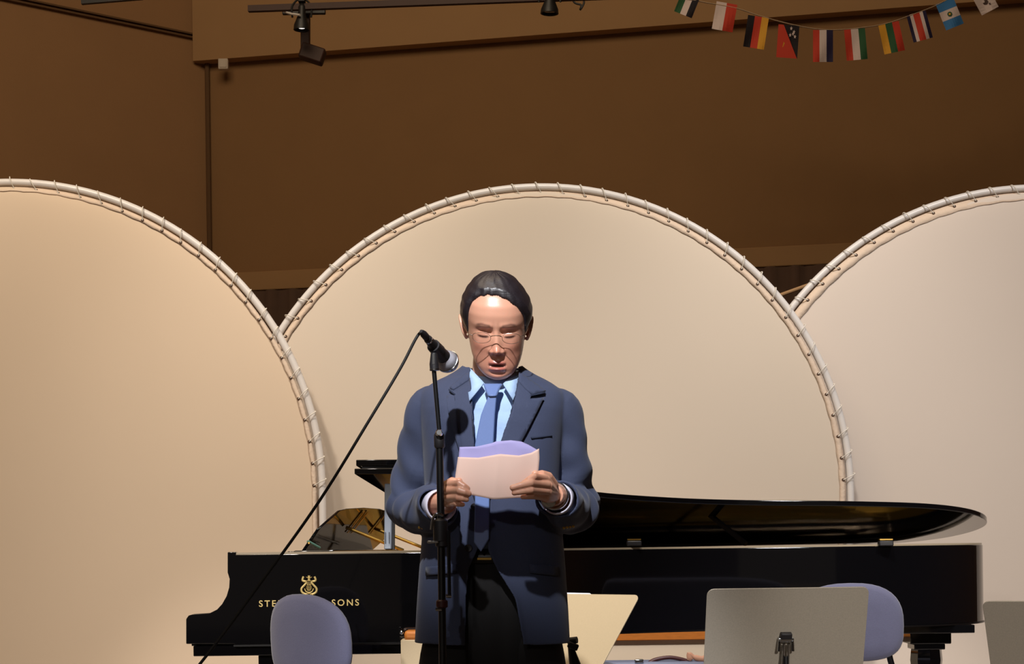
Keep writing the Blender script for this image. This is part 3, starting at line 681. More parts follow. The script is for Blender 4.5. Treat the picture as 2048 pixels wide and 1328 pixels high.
for k in range(3):
    a = k*2*PI/3+.3; c0 = Vector((b0.x+.03, Yk, .48)); bm = BM(); tube(bm, [c0, (c0.x+.25*math.cos(a), c0.y+.25*math.sin(a), .012)], .009, 8); obj('leg', bm, 'black', root)

# ------------------------------------------------------------------ microphone stand, microphone, cable
Ym = 4.0
root = thing('microphone_stand', Vector((P(890, 1700, Ym).x, Ym, 0)), 'tall black microphone stand in front of the speaker', 'microphone stand')
top = P(868, 742, Ym); jn = P(879, 866, Ym); low = P(882, 1050, Ym); flo = Vector((P(890, 1700, Ym).x, Ym, .03))
bm = BM(); tube(bm, [top, jn, low], .0052, 12); obj('upper_rod', bm, 'black', root)
bm = BM(); tube(bm, [jn+Vector((0, 0, -.01)), low, flo], [.0085, .0085, .0095], 14); obj('pole', bm, 'black', root)
bm = BM(); lathe(bm, [(.010, 0), (.0125, .004), (.0125, .03), (.009, .036)], 16, axis_m(jn-Vector((0, 0, .035)), (-.02, 0, 1))); obj('clutch', bm, 'blackp', root)
bm = BM(); lathe(bm, [(.006, -.012), (.0085, -.010), (.0085, .006), (.0060, .010)], 18, axis_m(jn+Vector((0, -.012, -.001)), (0, -1, .1))); obj('clutch_knob', bm, 'chrome', root)['label'] = 'round chrome knob'
c = P(881, 1042, Ym)
bm = BM(); lathe(bm, [(.010, 0), (.017, .004), (.017, .05), (.011, .056)], 16, axis_m(c-Vector((0, 0, .05)), (0, 0, 1))); obj('lower_clutch', bm, 'blackp', root)
bm = BM(); tube(bm, catmull([c+Vector((.006, -.016, .012)), c+Vector((-.006, -.022, .016)), c+Vector((-.016, -.02, .006)), c+Vector((-.020, -.016, -.02))], 4), .0035, 8); obj('clip_wire', bm, 'chrome', root)
bm = BM(); box(bm, P(866, 1084, Ym-.015), (.026, .012, .006)); obj('lever', bm, 'chrome', root, bevel=.002)
bm = BM(); lathe(bm, [(.009, 0), (.015, .003), (.015, .040), (.009, .044)], 14, axis_m(P(884, 1095, Ym), (0, 0, 1))); obj('joint', bm, 'blackp', root)
bm = BM(); tube(bm, [P(897, 1062, Ym-.004), P(899, 1196, Ym-.004)], .0042, 8); obj('boom_rod', bm, 'black', root)
bm = BM(); lathe(bm, [(.010, 0), (.0135, .003), (.0135, .016), (.010, .019)], 14, axis_m(P(884, 1216, Ym), (0, 0, 1))); obj('ring', bm, 'maroon', root)
bm = BM(); tube(bm, [P(872, 1219, Ym-.008), P(884, 1219, Ym-.012)], .004, 8); obj('thumb_screw', bm, 'chrome', root)
bm = BM(); tube(bm, [P(892, 1192, Ym-.01), P(903, 1192, Ym-.01)], .004, 8); obj('thumb_screw', bm, 'chrome', root)
for k in range(3):
    a = .5+k*2*PI/3; bm = BM(); tube(bm, [flo+Vector((0, 0, .10)), flo+Vector((.3*math.cos(a), .3*math.sin(a), -.018))], .010, 10); l_ = obj('leg', bm, 'black', root)
    bm = BM(); ellipsoid(bm, flo+Vector((.3*math.cos(a), .3*math.sin(a), -.014)), (.015, .015, .014)); obj('rubber_foot', bm, 'blackp', l_)
# clip that holds the microphone
bm = BM(); tube(bm, [P(869, 741, Ym), P(868, 728, Ym), P(868, 706, Ym)], [.0105, .0105, .0075], 14); clip = obj('microphone_clip', bm, 'blackp', root)
bm = BM(); lathe(bm, [(.0115, 0), (.0115, .003)], 16, axis_m(P(869, 741, Ym), (0, 0, 1))); obj('clip_ring', bm, 'chrome', clip)
bm = BM(); box(bm, P(867, 718, Ym-.0095), (.005, .003, .024)); obj('clip_screw', bm, 'chrome', clip)
mt = P(854, 676, Ym-.02); mh = P(895, 723, Ym+.075); md = (mh-mt).normalized(); ML = (mh-mt).length
bm = BM(); a0 = mt+md*ML*.30; tube(bm, [a0+Vector((0, 0, -.001)), a0+md*.03], [.0155, .0165], 18); obj('clip_jaw', bm, 'blackp', clip)
root = thing('microphone', mt, 'black handheld microphone with a silver grille in the stand clip', 'microphone')
bm = BM(); lathe(bm, [(.0085, .0), (.0095, .004), (.0105, .02), (.0145, .06), (.0165, ML-.030), (.0170, ML-.022)], 24, axis_m(mt, md)); obj('body', bm, 'blackp', root)
bm = BM(); lathe(bm, [(.0090, .001), (.0100, .001), (.0100, .006), (.0090, .006)], 20, axis_m(mt+md*.006, md)); obj('tail_ring', bm, 'chrome', root)
bm = BM(); lathe(bm, [(.016, -.024), (.021, -.018), (.0250, -.008), (.0262, -.001), (.0262, .002), (.0248, .010), (.019, .019), (.010, .0245), (.001, .026)], 28, axis_m(mh, md)); M['grille'] = mat('steel_grille', (190, 190, 200), .45, metal=.7, noise=.3, nscale=1400, bump=.5, bscale=1500); obj('grille', bm, 'grille', root)
bm = BM(); lathe(bm, [(.0262, -.003), (.0278, -.002), (.0278, .003), (.0262, .004)], 28, axis_m(mh, md)); obj('grille_band', bm, 'chrome', root)
pl_ = mt-md*.026
bm = BM(); lathe(bm, [(.004, -.006), (.0065, 0), (.0085, .008), (.0085, .022)], 18, axis_m(pl_, md)); plug = obj('plug', bm, 'blackp', loc=pl_)
tag(plug, 'black cable plug pushed into the tail of the microphone', 'plug')
pts = [pl_-md*.002, P(838, 668, 3.985), P(828, 684, 3.98), P(800, 738, 3.97), P(740, 838, 3.95), P(640, 1000, 3.92), P(520, 1168, 3.9), P(395, 1334, 3.88), Vector((-.95, 3.82, .45)), Vector((-1.15, 3.78, .10)), Vector((-1.35, 3.7, .008)), Vector((-1.9, 3.2, .008)), Vector((-2.6, 2.9, .008))]
bm = BM(); tube(bm, catmull(pts, 8), .0034, 8); tag(obj('microphone_cable', bm, 'cable', loc=pts[0]), 'black cable slanting down to the left from the microphone', 'cable')

# ------------------------------------------------------------------ the speaker
MX, MY = -.049, 4.35
LEAN = True
man = thing('person', (MX, MY, 0), 'man in a navy suit, blue tie and glasses, reading from a paper at the microphone', 'person')
def Q(px, py, Y): return P0(px, py, Y)
def L(x, y, z): return Vector((MX+x, MY+y, z-.051 if z > .8 else z*.749/.8))
# ---- head surface in head space
HZ = [0, .004, .010, .02, .035, .05, .065, .08, .10, .12, .14, .16, .18, .20, .215, .226, .233, .2365]
HW = [.008, .021, .032, .043, .0535, .0595, .0635, .0665, .070, .0725, .0750, .0755, .0715, .0600, .047, .034, .020, .002]
HF = [.074, .083, .088, .0915, .0915, .0905, .0905, .0905, .0895, .0885, .0915, .090, .083, .068, .050, .030, .012, -.008]
HB = [-.055, -.045, -.030, -.008, .020, .044, .062, .077, .089, .096, .100, .101, .097, .087, .073, .054, .034, .012]
def smooth_interp(z, X, Yv):
    # monotone-ish cubic through table (uniform resample + smoothing)
    return np.interp(z, X, Yv)
zz = np.linspace(0, .2365, 400)
def smt(T_):
    v = np.interp(zz, HZ, T_); k = np.ones(15)/15; vp = np.concatenate([2*v[0]-v[1:8][::-1], v, 2*v[-1]-v[-8:-1][::-1]]); return np.convolve(vp, k, 'valid')
TW, TF, TB = smt(HW), smt(HF), smt(HB)
def ga(x, c, s): return np.exp(-((x-c)/s)**2)
def head_pt(z, th, off=0.0):
    """th: 0 = front, pi/2 = viewer's right, arrays allowed"""
    w_ = np.maximum(np.interp(z, zz, TW), .001)+off; f_ = np.interp(z, zz, TF)+off; b_ = np.interp(z, zz, TB)+off
    c = (b_-f_)/2*.25   # centre line y where the widest point is
    c = np.where(z < .06, (b_-f_)/2, (b_-f_)*.5*np.clip(1-(z-.06)/.06, 0, 1)+.012*np.clip((z-.06)/.06, 0, 1))
    st, ct = np.sin(th), np.cos(th)
    n = np.where(ct > 0, 2.35, 2.1)
    x = w_*np.sign(st)*np.abs(st)**(2/n)
    y = np.where(ct > 0, c-(f_+c)*np.abs(ct)**(2/n), c+(b_-c)*np.abs(ct)**(2/n))
    return x, y
def face_disp(x, z):
    ax = np.abs(x); d = np.zeros_like(x)
    # nose: bridge to tip
    t = np.clip((.128-z)/(.128-.078), 0, 1); hgt = .0035+.0150*t**1.1; wid = .0085+.0035*t
    below = 1/(1+np.exp(-(z-.0705)/.0024)); above = 1/(1+np.exp((z-.130)/.004))
    d += hgt*np.exp(-(ax/wid)**2.2)*below*above
    d += .0060*ga(ax, 0, .0095)*ga(z, .0795, .0075)
    d += .0085*ga(ax, .0145, .0055)*ga(z, .0755, .0062)            # wings
    d -= .004*ga(ax, .0085, .0035)*ga(z, .0695, .0022)             # nostrils
    # sockets, lids, brow
    d -= .0085*ga(ax, .031, .016)*ga(z, .118, .0100)
    d -= .0050*ga(ax, .014, .007)*ga(z, .121, .009)
    d += .0072*ga(ax, .0315, .0125)*ga(z, .1150, .0070)
    d -= .0022*ga(ax, .0315, .013)*ga(z, .1085, .0014)
    d -= .0018*ga(ax, .0315, .015)*ga(z, .1235, .0020)
    d += .0030*ga(ax, .027, .020)*ga(z, .136, .006)
    d -= .0022*ga(ax, .0060, .0018)*ga(z, .137, .008)              # frown furrows
    # cheeks, folds
    d += .0040*ga(ax, .043, .016)*ga(z, .088, .016)
    fold = np.abs(ax-(.020+(.074-z)*.45)); d -= .0005*np.exp(-(fold/.0040)**2)*ga(z, .058, .014)
    # mouth: barrel, lips, gap
    d += .0055*ga(ax, 0, .026)*ga(z, .042, .020)
    wm = np.clip(1-(ax/.0215)**2, 0, 1)
    d += .0046*wm**.6*ga(z, .0485-.02*ax, .0042); d += .0052*wm**.7*ga(z, .0335, .0048)
    d -= .0105*wm**.9*ga(z, .0415, .0034)
    d -= .0022*ga(ax, 0, .0035)*ga(z, .058, .006)                  # philtrum
    d -= .0035*ga(ax, 0, .020)*ga(z, .0245, .0045)
    d += .0050*ga(ax, 0, .018)*ga(z, .0120, .0090)
    return d
PH = math.radians(22); HS = 1.02; HT = Vector((.0105, -.018, 1.4405)); ROLL = math.radians(-1.5)
def head_world(x, y, z):
    y = y*HS; z = z*HS; x = x*HS
    y2 = y*math.cos(PH)-z*math.sin(PH); z2 = y*math.sin(PH)+z*math.cos(PH)
    x3 = x*math.cos(ROLL)-(z2-.1)*math.sin(ROLL)*-1; z3 = z2+x*math.sin(ROLL)
    return np.stack([MX+HT.x+x3, MY+HT.y+y2, HT.z+z3], -1)
def head_local(p):
    x3 = p[:, 0]-MX-HT.x; y2 = p[:, 1]-MY-HT.y; z3 = p[:, 2]-HT.z
    x = x3; z2 = z3-x*math.sin(ROLL); x = x3-(z2-.1)*math.sin(ROLL)
    y = y2*math.cos(PH)+z2*math.sin(PH); z = -y2*math.sin(PH)+z2*math.cos(PH)
    return x/HS, y/HS, z/HS
body = BM()
NZ, NT = 190, 240
zr = np.linspace(0.0005, .2362, NZ); tr_ = (np.arange(NT)/NT*2*PI)
Zg, Tg = np.meshgrid(zr, tr_, indexing='ij'); Xg, Yg = head_pt(Zg, Tg)
fr = np.clip(np.cos(Tg)*1.6, 0, 1); Yg = Yg-face_disp(Xg, Zg)*fr
Wd = head_world(Xg, Yg, Zg)
rings = [[body.verts.new(Wd[i, j]) for j in range(NT)] for i in range(NZ)]
for i in range(NZ-1):
    for j in range(NT): body.faces.new((rings[i][j], rings[i][(j+1) % NT], rings[i+1][(j+1) % NT], rings[i+1][j]))
body.faces.new(rings[0][::-1]); body.faces.new(rings[-1])
def hw1(x, y, z): return Vector(head_world(np.array([x]), np.array([y]), np.array([z]))[0])
# ears
for sx in (-1, 1):
    loop = [(.0735, .006, .082), (.078, .002, .092), (.0835, .008, .108), (.087, .018, .124), (.087, .030, .130), (.085, .036, .118), (.081, .030, .100), (.076, .016, .084)]
    pts = catmull([hw1(sx*a, b, c_) for a, b, c_ in loop], 5, closed=True); tube(body, pts, .0042, 8, closed=True)
    ellipsoid(body, hw1(sx*.0765, .016, .106), (.0075, .013, .021), Matrix.Rotation(PH*.8, 3, 'X'))
# neck and trunk
tube(body, [L(0, .035, 1.36), L(.002, .028, 1.44), L(.006, .010, 1.52), L(.008, -.01, 1.58)], [.066, .057, .055, .052], 24)
def trunk(zs_, a_, f_, b_): 
    rr = []
    for z, a, f, b in zip(zs_, a_, f_, b_):
        rr.append([body.verts.new(L(a*math.sin(t), (-f if math.cos(t) > 0 else b)*abs(math.cos(t)), z)) for t in [2*PI*k/32 for k in range(32)]])
    for i in range(len(rr)-1):
        for k in range(32): body.faces.new((rr[i][k], rr[i][(k+1) % 32], rr[i+1][(k+1) % 32], rr[i+1][k]))
    body.faces.new(rr[0][::-1]); body.faces.new(rr[-1])
trunk([.80, .90, 1.0, 1.1, 1.2, 1.3, 1.37, 1.41, 1.44], [.135, .145, .14, .135, .145, .155, .16, .13, .07], [.085, .095, .10, .10, .10, .10, .085, .06, .05], [.10, .10, .08, .075, .085, .09, .085, .075, .06])
# legs and feet
for sx in (-1, 1):
    tube(body, [L(sx*.075, 0, .88), L(sx*.085, -.005, .65), L(sx*.09, -.005, .48), L(sx*.092, .01, .3), L(sx*.095, .015, .09)], [.085, .070, .052, .048, .034], 16)
    tube(body, [L(sx*.095, .03, .05), L(sx*.10, -.05, .045), L(sx*.108, -.15, .03)], [.034, .034, .026], 12)
# arms
SHL, ELL, WRL = L(-.155, .01, 1.385), L(-.205, .050, 1.165), Q(894, 1006, 4.115)
SHR, ELR, WRR = L(.158, .01, 1.38), L(.205, .050, 1.160), Q(1106, 990, 4.13)
for a, b, c_ in ((SHL, ELL, WRL), (SHR, ELR, WRR)):
    tube(body, catmull([a, a.lerp(b, .5), b, b.lerp(c_, .5), c_], 4), list(np.interp(np.linspace(0, 1, 17), [0, .25, .5, .75, 1], [.050, .044, .038, .034, .025])), 16)
# hands
def hand(wr, kn, mids, tips, thumb, rr):
    # palm: fan of tapering tubes from wrist to each knuckle
    for k, q in enumerate(kn): tube(body, [wr, wr.lerp(q, .55), q], [.019, .0155, .0105], 10)
    for a, b in zip(kn, kn[1:]): tube(body, [a.lerp(wr, .25), b.lerp(wr, .25)], .0115, 10)
    for a, m_, t, r in zip(kn, mids, tips, rr):
        p2 = m_.lerp(t, .52)+Vector((0, -.003, 0))
        tube(body, [a, a.lerp(m_, .5), m_, p2, t.lerp(p2, .1), t], [r*1.12, r*.98, r*1.06, r*.94, r*.80, r*.45], 12)
        ellipsoid(body, t.lerp(p2, .15), (r*.84,)*3, u=10, v=8)
    tube(body, thumb, [.0165, .0125, .0118, .0098, .006], 12); ellipsoid(body, thumb[-1], (.0085, .008, .0085), u=10, v=8)
# right in picture (his left hand)
kn = [Q(1091, 957, 4.055), Q(1096, 970, 4.05), Q(1095, 983, 4.052), Q(1089, 996, 4.06)]
mi_ = [Q(1068, 953, 4.005), Q(1062, 966, 3.995), Q(1062, 980, 3.997), Q(1064, 992, 4.01)]
tp = [Q(1047, 966, 4.000), Q(1022, 976, 3.990), Q(1026, 986, 3.994), Q(1044, 994, 4.008)]
hand(WRR, kn, mi_, tp, [WRR, Q(1106, 968, 4.10), Q(1096, 953, 4.075), Q(1083, 948, 4.055), Q(1070, 948, 4.045)], [.0083, .0086, .0082, .0072])
kn2 = [Q(899, 968, 4.045), Q(894, 981, 4.045), Q(893, 995, 4.05), Q(897, 1008, 4.06)]
mi2 = [Q(920, 967, 3.985), Q(920, 981, 3.978), Q(917, 995, 3.985), Q(914, 1007, 4.0)]
tp2 = [Q(936, 978, 3.985), Q(939, 988, 3.98), Q(934, 999, 3.985), Q(926, 1009, 4.0)]
hand(WRL, kn2, mi2, tp2, [WRL, Q(889, 985, 4.09), Q(895, 969, 4.065), Q(905, 962, 4.045), Q(918, 962, 4.035)], [.0083, .0086, .0082, .0072])
bmesh.ops.recalc_face_normals(body, faces=body.faces)
bo = obj('body', body, 'skin', man)
md_ = bo.modifiers.new('r', 'REMESH'); md_.mode = 'VOXEL'; md_.voxel_size = .0021
sm = bo.modifiers.new('s', 'SMOOTH'); sm.factor = .5; sm.iterations = 2
bpy.context.view_layer.update()
me = bpy.data.meshes.new_from_object(bo.evaluated_get(bpy.context.evaluated_depsgraph_get()))
bo.modifiers.clear(); bo.data = me; me.name = 'body'
if not me.materials: me.materials.append(M['skin'])
nv = len(me.vertices); co = np.empty(nv*3); me.vertices.foreach_get('co', co); co = co.reshape(-1, 3)+np.array(wloc(man))
LI = np.array(LEANM.inverted()); co = co @ LI[:3, :3].T+LI[:3, 3]
me.polygons.foreach_set('use_smooth', [True]*len(me.polygons))
hx, hy, hz = head_local(co)
base = np.array(lin(238, 176, 146)[:3]); col = np.tile(base, (nv, 1))
def mixc(mask, c_): 
    global col
    m_ = np.clip(mask, 0, 1)[:, None]; col = col*(1-m_)+np.array(lin(*c_)[:3])*m_
inface = ((hy < -.02) & (hz > -.01) & (hz < .24) & (np.abs(hx) < .09)).astype(float); ax = np.abs(hx)
mixc(inface*.45*np.clip((.105-hz)/.05, 0, 1), (214, 136, 112))
mixc(inface*.35*ga(ax, .042, .018)*ga(hz, .085, .018), (214, 120, 100))
mixc(inface*.30*ga(hx, 0, .016)*ga(hz, .08, .012), (220, 130, 105))
wm = np.clip(1-(ax/.0215)**2, 0, 1)**.4
mixc(inface*.85*wm*np.clip(1.6*ga(hz, .0480, .0048), 0, 1)*(hy < -.07), (176, 92, 84))
mixc(inface*.85*wm*np.clip(1.6*ga(hz, .0335, .0050), 0, 1)*(hy < -.07), (184, 98, 90))
mixc(inface*.95*wm*np.clip(1.8*ga(hz, .0413, .0022), 0, 1)*(hy < -.07), (70, 26, 26))
brow = ga(hz, .1365+.0035*np.clip((ax-.012)/.02, 0, 1)-.004*np.clip((ax-.036)/.012, 0, 1), .0034)*np.clip((ax-.012)/.004, 0, 1)*np.clip((.049-ax)/.006, 0, 1)
mixc(inface*.75*brow, (84, 52, 48))
lash = ga(hz, .1088+.0015*((ax-.0315)/.013)**2, .0026)*np.clip(1.3-(np.abs(ax-.0315)/.0135)**2, 0, 1); mixc(inface*1.2*lash*(hy < -.06), (56, 30, 30))
mixc(inface*.35*ga(hz, .118, .008)*ga(ax, .031, .015), (196, 122, 104))
mixc(inface*.5*ga(ax, .0085, .004)*ga(hz, .0690, .003), (120, 60, 50))
at = me.color_attributes.new('tint', 'FLOAT_COLOR', 'POINT'); at.data.foreach_set('color', np.concatenate([col, np.ones((nv, 1))], 1).ravel())

# ---- hair
def hair_bound(a):   # a in degrees 0 front .. 180 back
    return np.interp(a, [0, 15, 28, 40, 48, 54, 60, 68, 80, 100, 112, 130, 180], [.2045, .2040, .201, .196, .186, .168, .140, .108, .100, .128, .085, .045, .035])
def hair_bound_r(a):
    return np.interp(a, [0, 15, 28, 40, 50, 58, 64, 72, 80, 100, 112, 130, 180], [.2040, .199, .190, .178, .165, .150, .132, .108, .100, .128, .085, .045, .035])
bm = BM(); NTh = 200; NR = 60; grid = []
for j in range(NTh):
    th = 2*PI*j/NTh; deg = math.degrees(th if th <= PI else 2*PI-th); right = th <= PI
    zb = float((hair_bound_r if right else hair_bound)(deg))+.0006*math.sin(j*2.7)+.0012*math.sin(j*.63)
    row = []
    for i in range(NR+1):
        t = i/NR; z = zb+(.2362-zb)*(1-(1-t)**1.6)
        vol = .0085+.0035*(1 if right else .3)*ga(z, .16, .03)+.0025*ga(z, .14, .02)
        off = vol*min(1, (t/.22))**.6 if i else -.002
        off += (.00035*math.sin(z*330+math.sin(j*.07)*2)+.0002*math.sin(j*.5+z*40))*min(1, t*5)
        x, y = head_pt(np.array([z]), np.array([th]), off)
        zz_ = z+off*max(0, (z-.16)/.07)*.95
        row.append(Vector(head_world(x, y, np.array([zz_]))[0]))
    grid.append(row)
apex = Vector((0, 0, 0))
for r_ in grid: apex += r_[-1]
apex /= NTh
vg = [[bm.verts.new(p) for p in r_[:-1]] for r_ in grid]; av = bm.verts.new(apex)
for j in range(NTh):
    A, B = vg[j], vg[(j+1) % NTh]
    for i in range(NR-1): bm.faces.new((A[i], B[i], B[i+1], A[i+1]))
    bm.faces.new((A[-1], B[-1], av))
ho = obj('hair', bm, 'hair', man, angle=180)
# ---- glasses
gl = []
for sx in (-1, 1):
    ring = [hw1(sx*.0350+.0215*math.cos(t), -.1065+.008*max(0, sx*math.cos(t))**2, .1125+.0128*math.copysign(abs(math.sin(t))**.8, math.sin(t))) for t in [2*PI*k/28 for k in range(28)]]
    bm = BM(); tube(bm, ring, .0006, 6, closed=True); rim_ = obj('glasses_rim', bm, 'wire', man)
    bm = BM(); cen = sum(ring, Vector())/28; add_faces(bm, [cen]+ring, [(0, k+1, (k+1) % 28+1) for k in range(28)]); obj('glasses_lens', bm, 'glass', man)
    bm = BM(); tube(bm, catmull([hw1(sx*.0560, -.099, .116), hw1(sx*.067, -.088, .118), hw1(sx*.0745, -.045, .1195), hw1(sx*.0765, -.030, .1205)], 5), .0010, 6); obj('glasses_temple', bm, 'wire', man)
bm = BM(); tube(bm, catmull([hw1(-.0140, -.107, .116), hw1(-.006, -.112, .120), hw1(.006, -.112, .120), hw1(.0140, -.107, .116)], 5), .0011, 6); obj('glasses_bridge', bm, 'wire', man)

# ---- clothes: torso section table (z, half width, front depth, back depth)
JZ = [.80, .90, 1.0, 1.10, 1.20, 1.30, 1.36, 1.395, 1.42, 1.44, 1.46, 1.48, 1.495, 1.51]
JA = [.192, .187, .180, .172, .166, .171, .178, .183, .184, .177, .150, .114, .087, .070]
JF = [.150, .148, .146, .144, .142, .142, .136, .126, .112, .100, .088, .078, .070, .064]
JB = [.135, .130, .120, .112, .112, .118, .118, .114, .108, .100, .094, .086, .080, .074]
def jt(z, T_): return float(np.interp(z, JZ, T_))
JN = 2.5
def yfront(x, z, off=0, n=JN):
    a = jt(z, JA)+off; f = jt(z, JF)+off; r = max(0, 1-abs(x/a)**n); return -f*r**(1/n)
def lx(px, y=-.14): return (px-1024)/F*(MY+y)-MX
def lzz(py, y=-.14): return 1.18+(994-py)/F*(MY+y)+(.0046 if y < -.1 else 0)*-1+.0
LE = [(1328, 930), (1285, 931), (1200, 932), (1140, 938), (1100, 957), (1060, 955), (1000, 952), (940, 950), (880, 947), (830, 943), (780, 940), (740, 938), (700, 938)]
RE = [(1328, 1052), (1285, 1046), (1200, 1030), (1140, 992), (1105, 976), (1060, 975), (1000, 976), (940, 984), (885, 1001), (830, 1020), (780, 1032), (740, 1038), (700, 1038)]
def edge(z, T_): py = 994-(z-1.18)*F/(MY-.14); k = sorted(T_); return lx(float(np.interp(py, [a for a, b in k], [b for a, b in k])))
def drape_noise(x, z, s=1): return s*(.0022*math.sin(x*31+z*9)+.0018*math.sin(z*22-x*17+1)+.0012*math.sin(x*60+z*33))
bm = BM(); rows = []; NJ = 110
for i in range(76):
    z = .816+(1.508-.816)*i/75; a, f, b = jt(z, JA), jt(z, JF), jt(z, JB)
    xl, xr = edge(z, LE), edge(z, RE)
    tl_ = math.asin(max(-1, min(1, math.copysign(abs(xl/a)**(JN/2), xl)))); tr2 = math.asin(max(-1, min(1, math.copysign(abs(xr/a)**(JN/2), xr))))
    t0 = tr2; t1 = 2*PI+tl_; row = []
    for j in range(NJ+1):
        t = t0+(t1-t0)*j/NJ; s_, c_ = math.sin(t), math.cos(t)
        x = a*math.copysign(abs(s_)**(2/JN), s_); y = (-f if c_ > 0 else b)*abs(c_)**(2/JN)
        if c_ > 0: y -= drape_noise(x, z)*1.2+(.004 if j in (0, NJ) else 0)
        if c_ > 0 and z < 1.15: y -= .006*math.sin((z-.8)*9)*math.cos(x*20)
        sh = 0
        row.append(bm.verts.new(L(x, y, z+(.0 if z < 1.48 else -.012*max(0, c_)))))
    rows.append(row)
for i in range(len(rows)-1):
    for j in range(NJ): bm.faces.new((rows[i][j], rows[i][j+1], rows[i+1][j+1], rows[i+1][j]))
jk = obj('jacket', bm, 'suit', man, solid=.005, angle=180); jk['label'] = 'navy wool jacket worn open'
def drape(name, poly, m, off=.006, th=.003, sub=3, par=None, depth=-.14, tilt=0, n_=JN):
    """flat polygon given in photo columns/rows at chest depth, laid over the chest"""
    bm = BM(); vs = [bm.verts.new((lx(x, depth), 0, lzz(y, depth))) for x, y in poly]; f = bm.faces.new(vs)
    bmesh.ops.triangulate(bm, faces=[f]); 
    for _ in range(sub): bmesh.ops.subdivide_edges(bm, edges=[e for e in bm.edges if e.calc_length() > .012], cuts=1); bmesh.ops.triangulate(bm, faces=bm.faces)
    for v in bm.verts:
        x, z = v.co.x, v.co.z; v.co = L(x, yfront(x, min(z, 1.505), 0, n_)-off-drape_noise(x, z), z)
    return obj(name, bm, m, par or man, solid=th, angle=60)
# lapels and collar
drape('lapel', [(939, 752), (906, 778), (900, 776), (908, 786), (892, 790), (896, 822), (908, 866), (924, 918), (950, 1002), (954, 1002), (951, 940), (948, 880), (944, 830), (941, 785)], 'suit', off=.010, th=.004)
drape('lapel', [(1037, 756), (1052, 770), (1064, 786), (1060, 796), (1088, 793), (1074, 822), (1052, 866), (1020, 925), (985, 985), (977, 1002), (977, 990), (986, 935), (1002, 882), (1021, 829), (1031, 790)], 'suit', off=.010, th=.004)
drape('collar', [(937, 741), (930, 743), (898, 772), (906, 778), (938, 756)], 'suit', off=.012, th=.005)
drape('collar', [(1038, 741), (1047, 745), (1092, 778), (1064, 788), (1050, 775), (1037, 760)], 'suit', off=.012, th=.005)
# thin dark cut of each notch
drape('notch', [(897, 774), (910, 786), (908, 788), (896, 777)], 'suit_d', off=.0128, th=.002, sub=1)
drape('notch', [(1062, 787), (1091, 779), (1091, 783), (1063, 790)], 'suit_d', off=.0128, th=.002, sub=1)
drape('breast_pocket', [(1062, 873), (1104, 868), (1105, 871), (1063, 877)], 'suit_d', off=.005, th=.003, sub=1)
drape('pocket_flap', [(1060, 1128), (1118, 1134), (1118, 1152), (1060, 1146)], 'suit', off=.006, th=.004, sub=2)
drape('pocket_flap', [(850, 1134), (912, 1128), (912, 1146), (850, 1152)], 'suit', off=.006, th=.004, sub=2)
for px_, py_ in ((949, 1014), (937, 1096)):
    x, z = lx(px_), lzz(py_); y = yfront(x, z)-.010; bm = BM(); lathe(bm, [(.0085, 0), (.0095, .002), (.0085, .004), (.006, .0035)], 16, axis_m(L(x, y, z), (0, -1, 0))); obj('jacket_button', bm, 'blackp', man)
# seam ridges where the sleeves are set in
# ---- sleeves
def sleeve(a, b, c_, r0, sgn):
    path = catmull([a+Vector((-sgn*.075, 0, .020)), a+Vector((-sgn*.004, 0, .012)), a.lerp(b, .24)+Vector((-sgn*.002, .002, 0)), a.lerp(b, .62)+Vector((sgn*.004, .006, 0)), b+Vector((sgn*.002, .01, -.006)), b.lerp(c_, .35)+Vector((0, 0, -.014)), b.lerp(c_, .7)+Vector((0, 0, -.010)), c_], 9)
    n = len(path); rad = list(np.interp(np.linspace(0, 1, n), [0, .14, .30, .5, .62, .8, 1], r0))
    def fold(t, th):
        e = math.exp(-((t-.57)/.14)**2)
        return (.0100*e*math.sin(t*56+2.2*math.sin(th+.6)+sgn)+.0042*math.sin(t*17+th*2+sgn)+.0035*math.exp(-((t-.8)/.15)**2)*math.sin(th*3+t*20)+.0018*math.sin(t*40-th*3))*min(1, t/.25)
    bm = BM(); rg = tube(bm, path, rad, 40, caps=False, fold=fold)
    # rounded sleeve head
    top = rg[0]; d0 = (path[0]-path[1]).normalized(); prev = top
    for k in range(1, 7):
        ph = k/6*PI/2; ring = [bm.verts.new(path[0]+(v.co-path[0])*math.cos(ph)**.7+d0*rad[0]*.5*math.sin(ph)) for v in top] if k < 6 else [bm.verts.new(path[0]+d0*rad[0]*.5)]
        for q in range(40):
            if k < 6: bm.faces.new((prev[(q+1) % 40], prev[q], ring[q], ring[(q+1) % 40]))
            else: bm.faces.new((prev[(q+1) % 40], prev[q], ring[0]))
        prev = ring
    bmesh.ops.recalc_face_normals(bm, faces=bm.faces)
    s = obj('sleeve', bm, 'suit', man, solid=.006, angle=180)
    return s, path
cL = WRL.lerp(ELL, .16); cR = WRR.lerp(ELR, .14)
sl, pL = sleeve(L(-.158, .0, 1.392), ELL, cL+Vector((-.004, 0, -.006)), [.038, .053, .055, .055, .056, .053, .045], -1)
sr, pR = sleeve(L(.167, .0, 1.384), ELR, cR+Vector((.004, 0, -.006)), [.038, .053, .055, .055, .056, .054, .046], 1)
